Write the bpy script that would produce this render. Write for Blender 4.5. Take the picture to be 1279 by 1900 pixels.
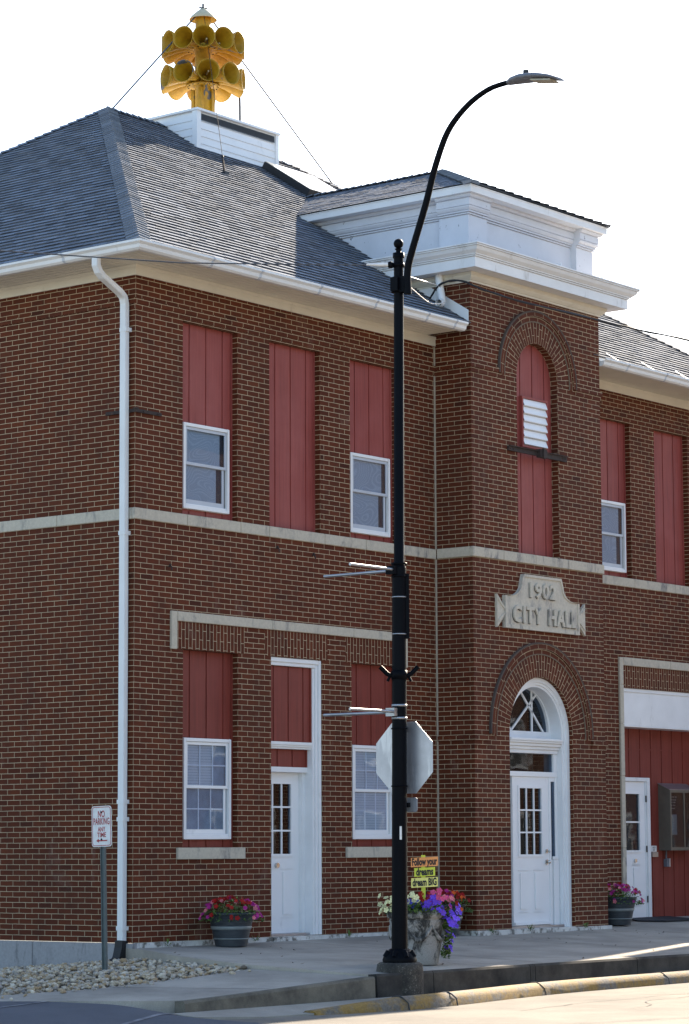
import bpy, bmesh, math, random
import numpy as np
from mathutils import Vector, Matrix
from mathutils.geometry import tessellate_polygon
random.seed(7); R = math.radians
S = bpy.context.scene; C = S.collection
for o in list(bpy.data.objects): bpy.data.objects.remove(o)

# ------------------------------------------------------------ camera, sky, sun
cd = bpy.data.cameras.new('camera'); cam = bpy.data.objects.new('camera', cd); C.objects.link(cam)
_r = Vector((0.618214, -0.785996, -0.004588)); _u = Vector((-0.094372, -0.080019, 0.992316)); _f = Vector((0.780324, 0.613031, 0.123645))
M = Matrix((( _r.x, _u.x, -_f.x, -24.051), (_r.y, _u.y, -_f.y, -22.152), (_r.z, _u.z, -_f.z, 1.1261), (0, 0, 0, 1)))
cam.matrix_world = M
cd.sensor_fit = 'HORIZONTAL'; cd.sensor_width = 36; cd.lens = 4996.61/1279*36; cd.clip_start = .5; cd.clip_end = 3000
S.camera = cam
SUN = Vector((1.9, .53, 1.0)).normalized()
ELEV = math.asin(SUN.z); AZ = math.atan2(SUN.x, SUN.y)
w = bpy.data.worlds.new('World'); S.world = w; w.use_nodes = True
nt = w.node_tree; bg = nt.nodes['Background']
sk = nt.nodes.new('ShaderNodeTexSky'); sk.sky_type = 'NISHITA'; sk.sun_disc = False
sk.sun_elevation = ELEV; sk.sun_rotation = AZ; sk.air_density = 1.0; sk.dust_density = 1.0; sk.ozone_density = 1.6
nt.links.new(sk.outputs[0], bg.inputs[0]); bg.inputs[1].default_value = .10
sl = bpy.data.lights.new('sun', 'SUN'); so = bpy.data.objects.new('sun', sl); C.objects.link(so)
sl.energy = 5.0; sl.angle = R(.5); sl.color = (1, .86, .68)
so.rotation_euler = (-SUN).to_track_quat('-Z', 'Y').to_euler(); so.location = (30, 10, 30)
S.view_settings.view_transform = 'Standard'; S.view_settings.look = 'None'
S.view_settings.exposure = 1.75; S.view_settings.gamma = 1
S.render.engine = 'CYCLES'; S.render.resolution_x = 689; S.render.resolution_y = 1024
S.cycles.max_bounces = 6; S.cycles.transparent_max_bounces = 12

# ------------------------------------------------------------ material helpers
class NT:
    def __init__(s, name):
        s.m = bpy.data.materials.new(name); s.m.use_nodes = True; s.t = s.m.node_tree
        s.b = s.t.nodes['Principled BSDF']
    def n(s, typ, **kw):
        x = s.t.nodes.new(typ)
        for k, v in kw.items():
            if k in x.inputs: x.inputs[k].default_value = v
            else: setattr(x, k, v)
        return x
    def l(s, a, b): s.t.links.new(a, b)
    def coord(s, kind='Object'): return s.n('ShaderNodeTexCoord').outputs[kind]
    def map(s, vec, scale=(1,1,1), loc=(0,0,0), rot=(0,0,0)):
        m = s.n('ShaderNodeMapping'); m.inputs['Scale'].default_value = scale; m.inputs['Location'].default_value = loc; m.inputs['Rotation'].default_value = rot
        s.l(vec, m.inputs[0]); return m.outputs[0]
    def noise(s, vec, scale, detail=4, rough=.6, dist=0):
        x = s.n('ShaderNodeTexNoise', Scale=scale, Detail=detail, Roughness=rough, Distortion=dist); s.l(vec, x.inputs['Vector']); return x.outputs[0]
    def ramp(s, fac, stops):
        x = s.n('ShaderNodeValToRGB'); e = x.color_ramp.elements
        while len(e) < len(stops): e.new(.5)
        for i, (p, c) in enumerate(stops):
            e[i].position = p; e[i].color = (c, c, c, 1) if isinstance(c, (int, float)) else (*c, 1)
        s.l(fac, x.inputs[0]); return x.outputs[0]
    def mix(s, fac, a, b, mode='MIX'):
        x = s.n('ShaderNodeMix', data_type='RGBA', blend_type=mode)
        for sock, val in ((x.inputs[0], fac), (x.inputs[6], a), (x.inputs[7], b)):
            if isinstance(val, (int, float)): sock.default_value = val
            elif isinstance(val, tuple): sock.default_value = (*val, 1)
            else: s.l(val, sock)
        return x.outputs[2]
    def math(s, op, a, b):
        x = s.n('ShaderNodeMath', operation=op)
        for i, v in enumerate((a, b)):
            if isinstance(v, (int, float)): x.inputs[i].default_value = v
            else: s.l(v, x.inputs[i])
        return x.outputs[0]
    def bump(s, h, strength=.3, dist=.01):
        x = s.n('ShaderNodeBump', Strength=strength, Distance=dist); s.l(h, x.inputs['Height']); s.l(x.outputs[0], s.b.inputs['Normal']); return x
    def base(s, c):
        if isinstance(c, tuple): s.b.inputs['Base Color'].default_value = (*c, 1)
        else: s.l(c, s.b.inputs['Base Color'])
    def set(s, **kw):
        for k, v in kw.items(): s.b.inputs[k.replace('_', ' ')].default_value = v

def paint(name, col, rough=.5, var=.12, scale=3, dirt=None, spec=.4, bump=.1, metal=0):
    m = NT(name); c = m.coord()
    n1 = m.noise(c, scale, 5); dark = tuple(x*(1-var) for x in col); light = tuple(min(1, x*(1+var*.6)) for x in col)
    col_o = m.ramp(n1, [(.3, dark), (.7, light)])
    if dirt:
        n2 = m.noise(m.map(c, (dirt[3], dirt[3], dirt[3]*dirt[4])), 1, 6, .65)
        col_o = m.mix(m.ramp(n2, [(dirt[1], 0), (dirt[2], 1)]), col_o, dirt[0])
    m.base(col_o); m.set(Roughness=rough, Metallic=metal); m.b.inputs['Specular IOR Level'].default_value = spec
    if bump: m.bump(m.noise(c, 60, 3), bump, .003)
    return m.m

def brick(name, c1, c2, mortar, bw=.2245, rh=.0665, ms=.0039):
    m = NT(name); uv = m.coord('UV'); ob = m.coord()
    wob = m.n('ShaderNodeMix', data_type='VECTOR'); 
    nz = m.n('ShaderNodeTexNoise', Scale=9, Detail=2); m.l(ob, nz.inputs['Vector'])
    sub = m.n('ShaderNodeVectorMath', operation='SUBTRACT'); m.l(nz.outputs['Color'], sub.inputs[0]); sub.inputs[1].default_value = (.5, .5, .5)
    sc = m.n('ShaderNodeVectorMath', operation='SCALE'); m.l(sub.outputs[0], sc.inputs[0]); sc.inputs['Scale'].default_value = .006
    ad = m.n('ShaderNodeVectorMath', operation='ADD'); m.l(uv, ad.inputs[0]); m.l(sc.outputs[0], ad.inputs[1])
    bt = m.n('ShaderNodeTexBrick', offset=.5); m.l(ad.outputs[0], bt.inputs['Vector'])
    for k, v in {'Color1': (*c1, 1), 'Color2': (*c2, 1), 'Mortar': (*mortar, 1), 'Scale': 1, 'Mortar Size': ms, 'Mortar Smooth': .25, 'Bias': -.1, 'Brick Width': bw, 'Row Height': rh}.items(): bt.inputs[k].default_value = v
    grain = m.noise(ob, 55, 5, .7); big = m.noise(ob, .9, 5, .6)
    sp = m.n('ShaderNodeSeparateXYZ'); m.l(ad.outputs[0], sp.inputs[0])
    row = m.math('FLOOR', m.math('DIVIDE', sp.outputs[1], rh), 0)
    off = m.math('MULTIPLY', m.math('SUBTRACT', 1, m.math('FLOORED_MODULO', row, 2)), .5)
    colm = m.math('FLOOR', m.math('ADD', m.math('DIVIDE', sp.outputs[0], bw), off), 0)
    cb_ = m.n('ShaderNodeCombineXYZ'); m.l(colm, cb_.inputs[0]); m.l(row, cb_.inputs[1]); wn = m.n('ShaderNodeTexWhiteNoise', noise_dimensions='3D'); m.l(cb_.outputs[0], wn.inputs[0])
    tint = m.ramp(wn.outputs['Value'], [(0, (.66, .68, .80)), (.018, (.72, .74, .82)), (.028, (.93, .93, .94)), (.85, (1.05, 1.04, 1.03)), (.97, (1.08, 1.10, 1.10)), (1, (1.3, 1.45, 1.55))])
    odd = m.mix(1, bt.outputs[0], tint, 'MULTIPLY'); bcol = m.mix(bt.outputs[1], odd, bt.outputs[0])
    col = m.mix(.25, bcol, m.ramp(grain, [(.25, .25), (.75, .8)]), 'OVERLAY')
    col = m.mix(m.ramp(big, [(.45, 0), (.8, .35)]), col, (.060, .024, .017))
    ef = m.noise(m.map(ob, (1.3, 1.3, .7)), 1, 7, .75, .5)
    col = m.mix(m.ramp(ef, [(.60, 0), (.80, .28)]), col, (.34, .27, .23))
    dk = m.noise(ob, 3.1, 6, .7); col = m.mix(m.ramp(dk, [(.50, 0), (.78, .5)]), col, (.035, .016, .012))
    m.base(col); m.set(Roughness=.85); m.b.inputs['Specular IOR Level'].default_value = .25
    h = m.math('ADD', m.math('MULTIPLY', bt.outputs[1], -1), m.math('MULTIPLY', grain, .25))
    m.bump(h, .7, .006)
    return m.m

def stone(name, col, dark, streak=.5):
    m = NT(name); c = m.coord()
    g = m.noise(c, 26, 6, .7); s1 = m.noise(m.map(c, (5, 5, 1.6)), 1, 7, .72, .4); s2 = m.noise(c, 2.1, 5)
    colr = m.mix(m.ramp(g, [(.3, 0), (.7, 1)]), tuple(x*.86 for x in col), tuple(min(1, x*1.08) for x in col))
    colr = m.mix(m.math('MULTIPLY', m.ramp(s1, [(.52, 0), (.74, 1)]), m.ramp(s2, [(.4, .1), (.65, streak*2)])), colr, dark)
    m.base(colr); m.set(Roughness=.9); m.b.inputs['Specular IOR Level'].default_value = .2
    m.bump(m.noise(c, 45, 6, .7), .35, .006); return m.m

def simple(name, col, rough=.5, metal=0, spec=.5):
    m = NT(name); n1 = m.noise(m.coord(), 14, 4); m.base(m.ramp(n1, [(.3, tuple(x*.85 for x in col)), (.7, tuple(min(1, x*1.1) for x in col))]))
    m.set(Roughness=rough, Metallic=metal); m.b.inputs['Specular IOR Level'].default_value = spec
    return m.m

MAT = {}
MAT['brick'] = brick('red_brick', (.116, .0262, .0088), (.086, .0192, .0068), (.57, .45, .29))
MAT['brick_dark'] = brick('dark_arch_brick', (.078, .028, .019), (.062, .024, .018), (.22, .18, .14), ms=.003)
MAT['soldier'] = MAT['brick']
MAT['mortar'] = simple('mortar_joint', (.42, .36, .28), .9)
MAT['stone'] = stone('limestone', (.56, .50, .40), (.15, .145, .155), .8)
MAT['stone_plain'] = stone('limestone_plaque', (.60, .54, .44), (.16, .155, .17), .95)
MAT['hood'] = stone('hood_mould_stone', (.105, .08, .066), (.035, .033, .036), .7)
MAT['hoodlight'] = simple('tan_mortar_bead', (.17, .13, .09), .9)
MAT['basewhite'] = paint('peeling_white_base', (.62, .61, .58), .8, .2, 5, ((.16, .15, .13), .50, .62, 8, 1))
MAT['found'] = stone('foundation_concrete', (.34, .33, .335), (.05, .05, .055), 1.0)
MAT['white'] = paint('white_paint', (.82, .82, .82), .45, .07, 2.5, ((.40, .38, .34), .60, .80, 3.5, .35))
MAT['vinyl'] = paint('white_vinyl', (.86, .86, .86), .38, .04, 2, ((.50, .50, .49), .64, .85, 4, .4))
MAT['cream'] = paint('cream_trim_paint', (.74, .69, .58), .5, .08, 2.2, ((.42, .36, .28), .62, .80, 2.2, .6))
MAT['attic'] = paint('flaking_white_paint', (.66, .67, .71), .6, .06, 3, ((.12, .12, .13), .655, .70, 9, .8))
MAT['gutter'] = paint('white_gutter', (.80, .80, .79), .35, .06, 2, ((.38, .37, .35), .62, .82, 5, .3))
MAT['sash'] = paint('grey_white_sash', (.52, .55, .60), .4, .05, 3)
MAT['black'] = paint('black_lamp_paint', (.0022, .0028, .005), .5, .3, 6, ((.012, .012, .015), .68, .80, 14, .3), .08)
MAT['blackplastic'] = simple('black_plastic', (.018, .018, .02), .5)
MAT['metal'] = paint('galvanised_metal', (.42, .43, .45), .38, .15, 9, None, .5, .05, .85)
MAT['alu'] = paint('dull_aluminium', (.46, .46, .50), .36, .15, 4, ((.60, .60, .63), .55, .62, 5, .2), .5, .03, .7)
MAT['greypaint'] = simple('grey_lamp_housing', (.15, .16, .19), .5)
MAT['bronze'] = paint('bronze_case', (.16, .145, .115), .45, .15, 8, None, .5, .1, .3)
MAT['wire'] = simple('weathered_steel_wire', (.10, .105, .12), .7, 0, .2)
MAT['rust'] = paint('rusted_iron', (.045, .032, .028), .8, .35, 14, ((.10, .05, .03), .58, .72, 10, 1))
MAT['chrome'] = simple('nickel_knob', (.6, .58, .55), .22, 1)
MAT['darkglass'] = None
def shingles(name, c):
    m = NT(name); g = m.n('ShaderNodeNewGeometry'); ob = m.coord()
    isl = g.outputs['Random Per Island']
    col = m.ramp(isl, [(0, tuple(x*.72 for x in c)), (.5, c), (1, tuple(x*1.24 for x in c))])
    col = m.mix(.4, col, m.ramp(m.noise(ob, 120, 2), [(.3, .15), (.7, .85)]), 'OVERLAY')
    m.base(col); m.set(Roughness=.95); m.b.inputs['Specular IOR Level'].default_value = .15
    m.bump(m.noise(ob, 160, 2), .5, .004); return m.m
MAT['shingle'] = shingles('asphalt_shingles', (.195, .218, .255))
def redpanel(name, c, c2):
    m = NT(name); ob = m.coord(); s = m.noise(m.map(ob, (28, 28, .9)), 1, 5, .65); b = m.noise(ob, 1.6, 4)
    col = m.ramp(s, [(.25, tuple(x*.66 for x in c)), (.75, tuple(x*1.18 for x in c))])
    col = m.mix(m.ramp(b, [(.4, 0), (.7, .6)]), col, c2)
    m.base(col); m.set(Roughness=.6); m.b.inputs['Specular IOR Level'].default_value = .35; m.bump(s, .25, .004); return m.m
MAT['redold'] = redpanel('faded_red_siding', (.315, .066, .053), (.36, .095, .082))
MAT['red'] = redpanel('red_siding', (.215, .038, .025), (.245, .052, .037))
def glassmat(name, tint, op, rough=.02):
    # thin pane: part clear, part reflecting
    m = NT(name); t = m.t; out = t.nodes['Material Output']; t.nodes.remove(m.b)
    tr = m.n('ShaderNodeBsdfTransparent'); tr.inputs[0].default_value = (*tint, 1)
    gl = m.n('ShaderNodeBsdfGlossy'); gl.inputs['Roughness'].default_value = rough
    ge = m.n('ShaderNodeNewGeometry'); dt = m.n('ShaderNodeVectorMath', operation='DOT_PRODUCT'); m.l(ge.outputs['Incoming'], dt.inputs[0]); m.l(ge.outputs['Normal'], dt.inputs[1])
    ca = m.math('SUBTRACT', 1, m.math('ABSOLUTE', dt.outputs['Value'], 0)); fr = m.math('ADD', .04, m.math('MULTIPLY', .96, m.math('POWER', ca, 5))); mx = m.n('ShaderNodeMixShader')
    nz = m.noise(m.coord(), 1.7, 2); bp = m.n('ShaderNodeBump', Strength=.05, Distance=.02); m.l(nz, bp.inputs['Height']); m.l(bp.outputs[0], gl.inputs['Normal'])
    m.l(m.math('MULTIPLY', fr, op), mx.inputs[0]); m.l(tr.outputs[0], mx.inputs[1]); m.l(gl.outputs[0], mx.inputs[2]); m.l(mx.outputs[0], out.inputs[0]); return m.m
MAT['glass'] = glassmat('window_glass', (.86, .91, .97), 1.1)
MAT['doorglass'] = glassmat('door_glass', (.55, .62, .70), .9)
MAT['dark'] = simple('dark_room', (.03, .035, .042), .8)  # near-black in place of unlit rooms, gaps and slots
MAT['brownroom'] = paint('dim_brown_room', (.07, .05, .035), .8, .6, 3.5)  # brown of the pane reflections, put into a sheet behind the glass
def plywood():
    m = NT('plywood_board'); ob = m.coord()
    n = m.noise(m.map(ob, (1.5, 1.5, 2.4)), 1, 1.2, .4, .4); k = m.math('SINE', m.math('MULTIPLY', n, 150), 0)
    m.base(m.ramp(k, [(.1, (.385, .415, .43)), (.9, (.455, .485, .505))])); m.set(Roughness=.8); return m.m
MAT['ply'] = plywood()
MAT['blind'] = paint('pale_blinds', (.62, .62, .62), .7, .06, 4)
MAT['curtaindark'] = paint('blue_grey_curtain', (.09, .13, .17), .8, .3, 9)  # blue-grey sheet behind the sidelight pane
MAT['curtain'] = paint('grey_sheer', (.30, .34, .38), .8, .25, 5)
def concrete(name, c, dark, stain=.3, gs=1.0):
    m = NT(name); ob = m.coord(); g = m.noise(ob, 90, 4, .8); b = m.noise(ob, .8*gs, 6, .65); f = m.noise(ob, 5*gs, 5, .7)
    col = m.mix(m.ramp(g, [(.3, 0), (.7, 1)]), tuple(x*.8 for x in c), tuple(x*1.15 for x in c))
    col = m.mix(m.math('MULTIPLY', m.ramp(b, [(.4, 0), (.7, 1)]), stain), col, dark)
    col = m.mix(m.ramp(f, [(.62, 0), (.8, .35)]), col, dark)
    m.base(col); m.set(Roughness=.92); m.b.inputs['Specular IOR Level'].default_value = .2
    m.bump(g, .3, .004); return m.m
MAT['walk'] = concrete('pavement_concrete', (.45, .40, .335), (.20, .18, .155), .75)
MAT['apron'] = concrete('apron_concrete', (.42, .38, .32), (.20, .185, .16), .6)
MAT['kerbdark'] = concrete('stained_kerb', (.085, .078, .068), (.016, .016, .016), .95, 2.2)
MAT['kerbmid'] = concrete('worn_kerb', (.20, .175, .135), (.040, .038, .035), .9, 2.8)
def aggregate():
    m = NT('exposed_aggregate'); ob = m.coord(); v = m.noise(ob, 42, 4, .8); b = m.noise(ob, 4, 6, .7)
    col = m.mix(m.ramp(v, [(.55, 0), (.66, 1)]), (.060, .053, .044), (.26, .235, .19)); m.base(m.mix(m.ramp(b, [(.42, 0), (.62, .8)]), col, (.022, .020, .018)))
    m.set(Roughness=.95); m.bump(v, .9, .012); return m.m
MAT['block'] = aggregate()
def urnmat():
    m = NT('weathered_planter_concrete'); ob = m.coord(); g = m.noise(ob, 90, 4, .8); n = m.noise(m.map(ob, (7, 7, 4)), 1, 7, .75, .6)
    b = m.n('ShaderNodeSeparateXYZ'); m.l(ob, b.inputs[0])
    k = m.math('ADD', n, m.math('MULTIPLY', b.outputs['Z'], .22))
    col = m.mix(m.ramp(g, [(.3, 0), (.7, 1)]), (.25, .235, .215), (.42, .40, .37))
    m.base(m.mix(m.ramp(k, [(.53, 0), (.66, .95)]), col, (.022, .021, .020))); m.set(Roughness=.95); m.bump(g, .5, .006); return m.m
MAT['urn'] = urnmat()
MAT['asphalt'] = concrete('alley_asphalt', (.115, .122, .140), (.065, .068, .078), .6)
MAT['road'] = concrete('road_concrete', (.235, .21, .175), (.11, .10, .088), .8, .9)
MAT['ground'] = concrete('far_ground', (.28, .27, .24), (.2, .2, .18), .3)
MAT['joint'] = simple('dark_joint', (.05, .05, .05), .9)
MAT['line'] = concrete('worn_white_line', (.34, .34, .36), (.10, .10, .11), .95, 4)
def yellowkerb():
    m = NT('worn_yellow_kerb'); ob = m.coord(); n1 = m.noise(ob, 3.2, 7, .72); n2 = m.noise(ob, 30, 5, .7)
    conc = m.ramp(n2, [(.3, (.085, .072, .06)), (.7, (.21, .18, .14))])
    yel = m.ramp(n2, [(.3, (.20, .115, .024)), (.7, (.34, .205, .048))])
    m.base(m.mix(m.ramp(n1, [(.43, 0), (.56, 1)]), conc, yel)); m.set(Roughness=.85); m.bump(n2, .6, .008); return m.m
MAT['yellow'] = yellowkerb()
def pebblemat():
    m = NT('river_pebbles'); g = m.n('ShaderNodeNewGeometry').outputs['Random Per Island']
    col = m.ramp(g, [(0, (.14, .115, .095)), (.12, (.46, .41, .35)), (.3, (.36, .25, .14)), (.42, (.60, .55, .48)), (.6, (.30, .28, .28)), (.72, (.66, .61, .53)), (.9, (.42, .33, .22)), (1, (.55, .52, .50))])
    col = m.mix(.3, col, m.ramp(m.noise(m.coord(), 70, 3), [(.3, .2), (.7, .8)]), 'OVERLAY'); m.base(m.mix(1, col, (1.0, .93, .82), 'MULTIPLY')); m.set(Roughness=.75); return m.m
MAT['pebble'] = pebblemat()
def siren():
    m = NT('weathered_yellow_paint'); ob = m.coord(); n1 = m.noise(m.n('ShaderNodeNewGeometry').outputs['Position'], 2.6, 3, .5); n2 = m.noise(ob, 12, 5)
    col = m.ramp(n2, [(.3, (.37, .205, .007)), (.7, (.51, .295, .012))])
    m.base(m.mix(m.ramp(n1, [(.655, 0), (.667, 1)]), col, (.10, .11, .13))); m.set(Roughness=.5); m.bump(n2, .1, .004); return m.m
MAT['siren'] = siren()
MAT['cap'] = simple('faded_cap', (.6, .52, .34), .5)
def barrel():
    m = NT('barrel_planter_plastic'); ob = m.coord(); n = m.noise(m.map(ob, (9, 9, 60)), 1, 4)
    m.base(m.ramp(n, [(.3, (.020, .027, .034)), (.7, (.050, .060, .070))])); m.set(Roughness=.55); m.bump(n, .3, .004); return m.m
MAT['barrel'] = barrel()
MAT['band'] = simple('worn_band', (.20, .225, .225), .5)
MAT['soil'] = simple('soil', (.03, .022, .015), .95)
def leafmat(name, a, b):
    m = NT(name); g = m.n('ShaderNodeNewGeometry').outputs['Random Per Island']; m.base(m.ramp(g, [(0, a), (1, b)])); m.set(Roughness=.6); return m.m
MAT['leaf'] = leafmat('petunia_leaves', (.035, .075, .016), (.16, .25, .05))
def petal(n, c):
    m = NT(n); oi = m.n('ShaderNodeObjectInfo').outputs['Random']; m.base(m.ramp(oi, [(0, tuple(x*.6 for x in c)), (1, tuple(min(1, x*1.15) for x in c))])); m.set(Roughness=.6); m.b.inputs['Specular IOR Level'].default_value = .2; return m.m
MAT['litter'] = simple('dry_leaf', (.08, .045, .025), .8)
PET = {k: petal(k+'_petals', c) for k, c in dict(red=(.36, .010, .008), magenta=(.42, .02, .22), pink=(.72, .10, .24), violet=(.20, .085, .78), blue=(.07, .07, .42), cream=(.84, .78, .42), orange=(.75, .12, .02), coral=(.78, .22, .25)).items()}
MAT['orange_board'] = simple('orange_board', (.85, .33, .10), .6); MAT['lime_board'] = simple('lime_board', (.62, .66, .06), .6); MAT['yellow_board'] = simple('yellow_board', (.86, .78, .22), .6)
MAT['ink'] = simple('black_lettering', (.01, .01, .012), .6); MAT['redink'] = simple('red_lettering', (.42, .03, .035), .5)
MAT['signwhite'] = simple('white_sign_face', (.80, .77, .74), .45); MAT['greenpost'] = paint('galvanised_green_post', (.10, .125, .125), .5, .25, 10)
MAT['paper'] = simple('paper', (.72, .68, .52), .8); MAT['rubber'] = simple('rubber_mat', (.018, .02, .026), .85)
MAT['skylight'] = simple('skylight_glazing', (.62, .58, .50), .12)
MAT['soot'] = simple('soot_stain', (.07, .07, .075), .95)  # colour of the shade painted behind the plaque letters
MAT['letter'] = simple('carved_letter_stone', (.43, .40, .35), .9)
MAT['bulb'] = simple('lamp_lens', (.42, .38, .28), .3)
MAT['drain'] = simple('black_drain_pipe', (.010, .010, .012), .6)

# ------------------------------------------------------------ mesh helpers
ORG = {}
class MB:
    def __init__(s): s.v = []; s.f = []; s.uv = []; s.sm = []
    def face(s, pts, uv=None, smooth=False):
        i = len(s.v); s.v += [tuple(p) for p in pts]; s.f.append(list(range(i, i+len(pts)))); s.uv.append(uv); s.sm.append(smooth)
    def box(s, x0, x1, y0, y1, z0, z1):
        if x0 > x1: x0, x1 = x1, x0
        if y0 > y1: y0, y1 = y1, y0
        if z0 > z1: z0, z1 = z1, z0
        p = [(x, y, z) for z in (z0, z1) for y in (y0, y1) for x in (x0, x1)]
        for q in ((0, 1, 5, 4), (3, 2, 6, 7), (2, 0, 4, 6), (1, 3, 7, 5), (0, 2, 3, 1), (4, 5, 7, 6)): s.face([p[i] for i in q])
        return s
    def idx(s, verts, faces, smooth=True, uvs=None):
        i = len(s.v); s.v += [tuple(p) for p in verts]
        for k, f in enumerate(faces): s.f.append([i+a for a in f]); s.uv.append(uvs[k] if uvs else None); s.sm.append(smooth)
    def obox(s, c, ax, ay, az, hx, hy, hz):
        c = Vector(c); ax, ay, az = (Vector(a).normalized() for a in (ax, ay, az))
        p = [c + ax*hx*i + ay*hy*j + az*hz*k for k in (-1, 1) for j in (-1, 1) for i in (-1, 1)]
        for q in ((0, 1, 5, 4), (3, 2, 6, 7), (2, 0, 4, 6), (1, 3, 7, 5), (0, 2, 3, 1), (4, 5, 7, 6)): s.face([p[i] for i in q])
        return s
    def tube(s, path, r, n=10, caps=True, smooth=True):
        path = [Vector(p) for p in path]; rs = r if isinstance(r, (list, tuple)) else [r]*len(path)
        vs = []; prev = None
        for i, p in enumerate(path):
            d = (path[min(i+1, len(path)-1)] - path[max(i-1, 0)]).normalized()
            if prev is None:
                a = d.orthogonal().normalized()
            else:
                a = (prev - d*prev.dot(d)).normalized()
            prev = a; b = d.cross(a)
            vs += [p + (a*math.cos(t) + b*math.sin(t))*rs[i] for t in (2*math.pi*k/n for k in range(n))]
        fs = [(i*n+k, i*n+(k+1) % n, (i+1)*n+(k+1) % n, (i+1)*n+k) for i in range(len(path)-1) for k in range(n)]
        s.idx(vs, fs, smooth)
        if caps:
            s.face(vs[:n][::-1]); s.face(vs[-n:])
        return s
    def lathe(s, prof, c=(0, 0, 0), n=24, smooth=True):
        vs = [(c[0]+r*math.cos(2*math.pi*k/n), c[1]+r*math.sin(2*math.pi*k/n), c[2]+z) for r, z in prof for k in range(n)]
        s.idx(vs, [(i*n+k, i*n+(k+1) % n, (i+1)*n+(k+1) % n, (i+1)*n+k) for i in range(len(prof)-1) for k in range(n)], smooth); return s
    def sphere(s, c, r, n=12, m=8):
        return s.lathe([(r*math.sin(math.pi*i/m)+1e-5, -r*math.cos(math.pi*i/m)) for i in range(m+1)], c, n)
    def sweep(s, prof, path, outward, closed_ends=True):
        # prof: list of (o, z); path: plan points with mitre offset dirs (o multiplies the given dir)
        n = len(prof)
        vs = [(p[0]+d[0]*o, p[1]+d[1]*o, z) for p, d in zip(path, outward) for o, z in prof]
        s.idx(vs, [(i*n+k, i*n+k+1, (i+1)*n+k+1, (i+1)*n+k) for i in range(len(path)-1) for k in range(n-1)], False)
        if closed_ends: s.face(vs[:n]); s.face(vs[-n:][::-1])
        return s
    def poly(s, outer, holes, fn, uvfn=None):
        loops = [[Vector((a, b, 0)) for a, b in l] for l in [outer]+holes]
        flat = [p for l in loops for p in l]
        for t in tessellate_polygon(loops):
            s.face([fn(flat[i].x, flat[i].y) for i in t], [(uvfn(flat[i].x, flat[i].y) if uvfn else (flat[i].x, flat[i].y)) for i in t])
        return s
    def prism(s, outer, fn0, fn1):
        # extruded polygon: fn0/fn1 map 2D to the front/back plane
        s.poly(outer, [], fn0); s.poly(outer, [], fn1)
        for a, b in zip(outer, outer[1:]+outer[:1]): s.face([fn0(*a), fn0(*b), fn1(*b), fn1(*a)])
        return s
    def build(s, name, mat, parent=None, kind=None, org=None, weld=True, bevel=0):
        if org is None: org = ORG.get(parent.name, (0, 0, 0)) if parent else (0, 0, 0)
        me = bpy.data.meshes.new(name)
        me.from_pydata([(a[0]-org[0], a[1]-org[1], a[2]-org[2]) for a in s.v], [], s.f)
        ul = me.uv_layers.new(name='UVMap').data
        for p, uv, sm in zip(me.polygons, s.uv, s.sm):
            p.use_smooth = sm
            nn = p.normal
            for k, li in enumerate(p.loop_indices):
                if uv: ul[li].uv = uv[k]
                else:
                    q = s.v[me.loops[li].vertex_index]
                    if abs(nn.x) > abs(nn.y) and abs(nn.x) > abs(nn.z): ul[li].uv = (q[1]+.11, q[2])
                    elif abs(nn.y) >= abs(nn.z): ul[li].uv = (q[0], q[2])
                    else: ul[li].uv = (q[0], q[1])
        me.materials.append(mat if not isinstance(mat, str) else MAT[mat])
        ob = bpy.data.objects.new(name, me); C.objects.link(ob)
        if parent: ob.parent = parent
        ORG[ob.name] = org
        if kind: ob['kind'] = kind
        if bevel:
            bm = bmesh.new(); bm.from_mesh(me); bmesh.ops.remove_doubles(bm, verts=bm.verts, dist=1e-5)
            bmesh.ops.recalc_face_normals(bm, faces=bm.faces)
            bmesh.ops.bevel(bm, geom=[e for e in bm.edges if len(e.link_faces) == 2 and e.calc_face_angle(0) > .5], offset=bevel, segments=2, affect='EDGES', clamp_overlap=True)
            bm.to_mesh(me); bm.free()
        return ob
def tag(o, label=None, cat=None, group=None, kind=None):
    if label: o['label'] = label
    if cat: o['category'] = cat
    if group: o['group'] = group
    if kind: o['kind'] = kind
    return o
def thing(name, loc, label, cat, group=None, rot=(0, 0, 0)):
    o = bpy.data.objects.new(name, None); C.objects.link(o); o.location = loc; o.rotation_euler = rot; o.empty_display_size = .2
    ORG[o.name] = tuple(loc); return tag(o, label, cat, group)
def text_faces(txt, size, width=None, bold=0.0, spacing=1.0, extrude=0.0):
    cu = bpy.data.curves.new('t', 'FONT'); cu.body = txt; cu.size = size; cu.align_x = 'CENTER'; cu.align_y = 'CENTER'; cu.offset = bold; cu.space_character = spacing; cu.extrude = extrude; cu.resolution_u = 3
    ob = bpy.data.objects.new('t', cu); C.objects.link(ob); bpy.context.view_layer.update()
    me = bpy.data.meshes.new_from_object(ob.evaluated_get(bpy.context.evaluated_depsgraph_get()))
    V = [tuple(v.co) for v in me.vertices]; F = [tuple(p.vertices) for p in me.polygons]
    bpy.data.objects.remove(ob); bpy.data.meshes.remove(me)
    if width:
        xs = [v[0] for v in V]; k = width/(max(xs)-min(xs)); c = (max(xs)+min(xs))/2; V = [((v[0]-c)*k, v[1], v[2]) for v in V]
    return V, F
def put_text(mb, txt, size, fn, **kw):
    V, F = text_faces(txt, size, **kw); mb.idx([fn(*v) for v in V], F, False)

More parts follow.
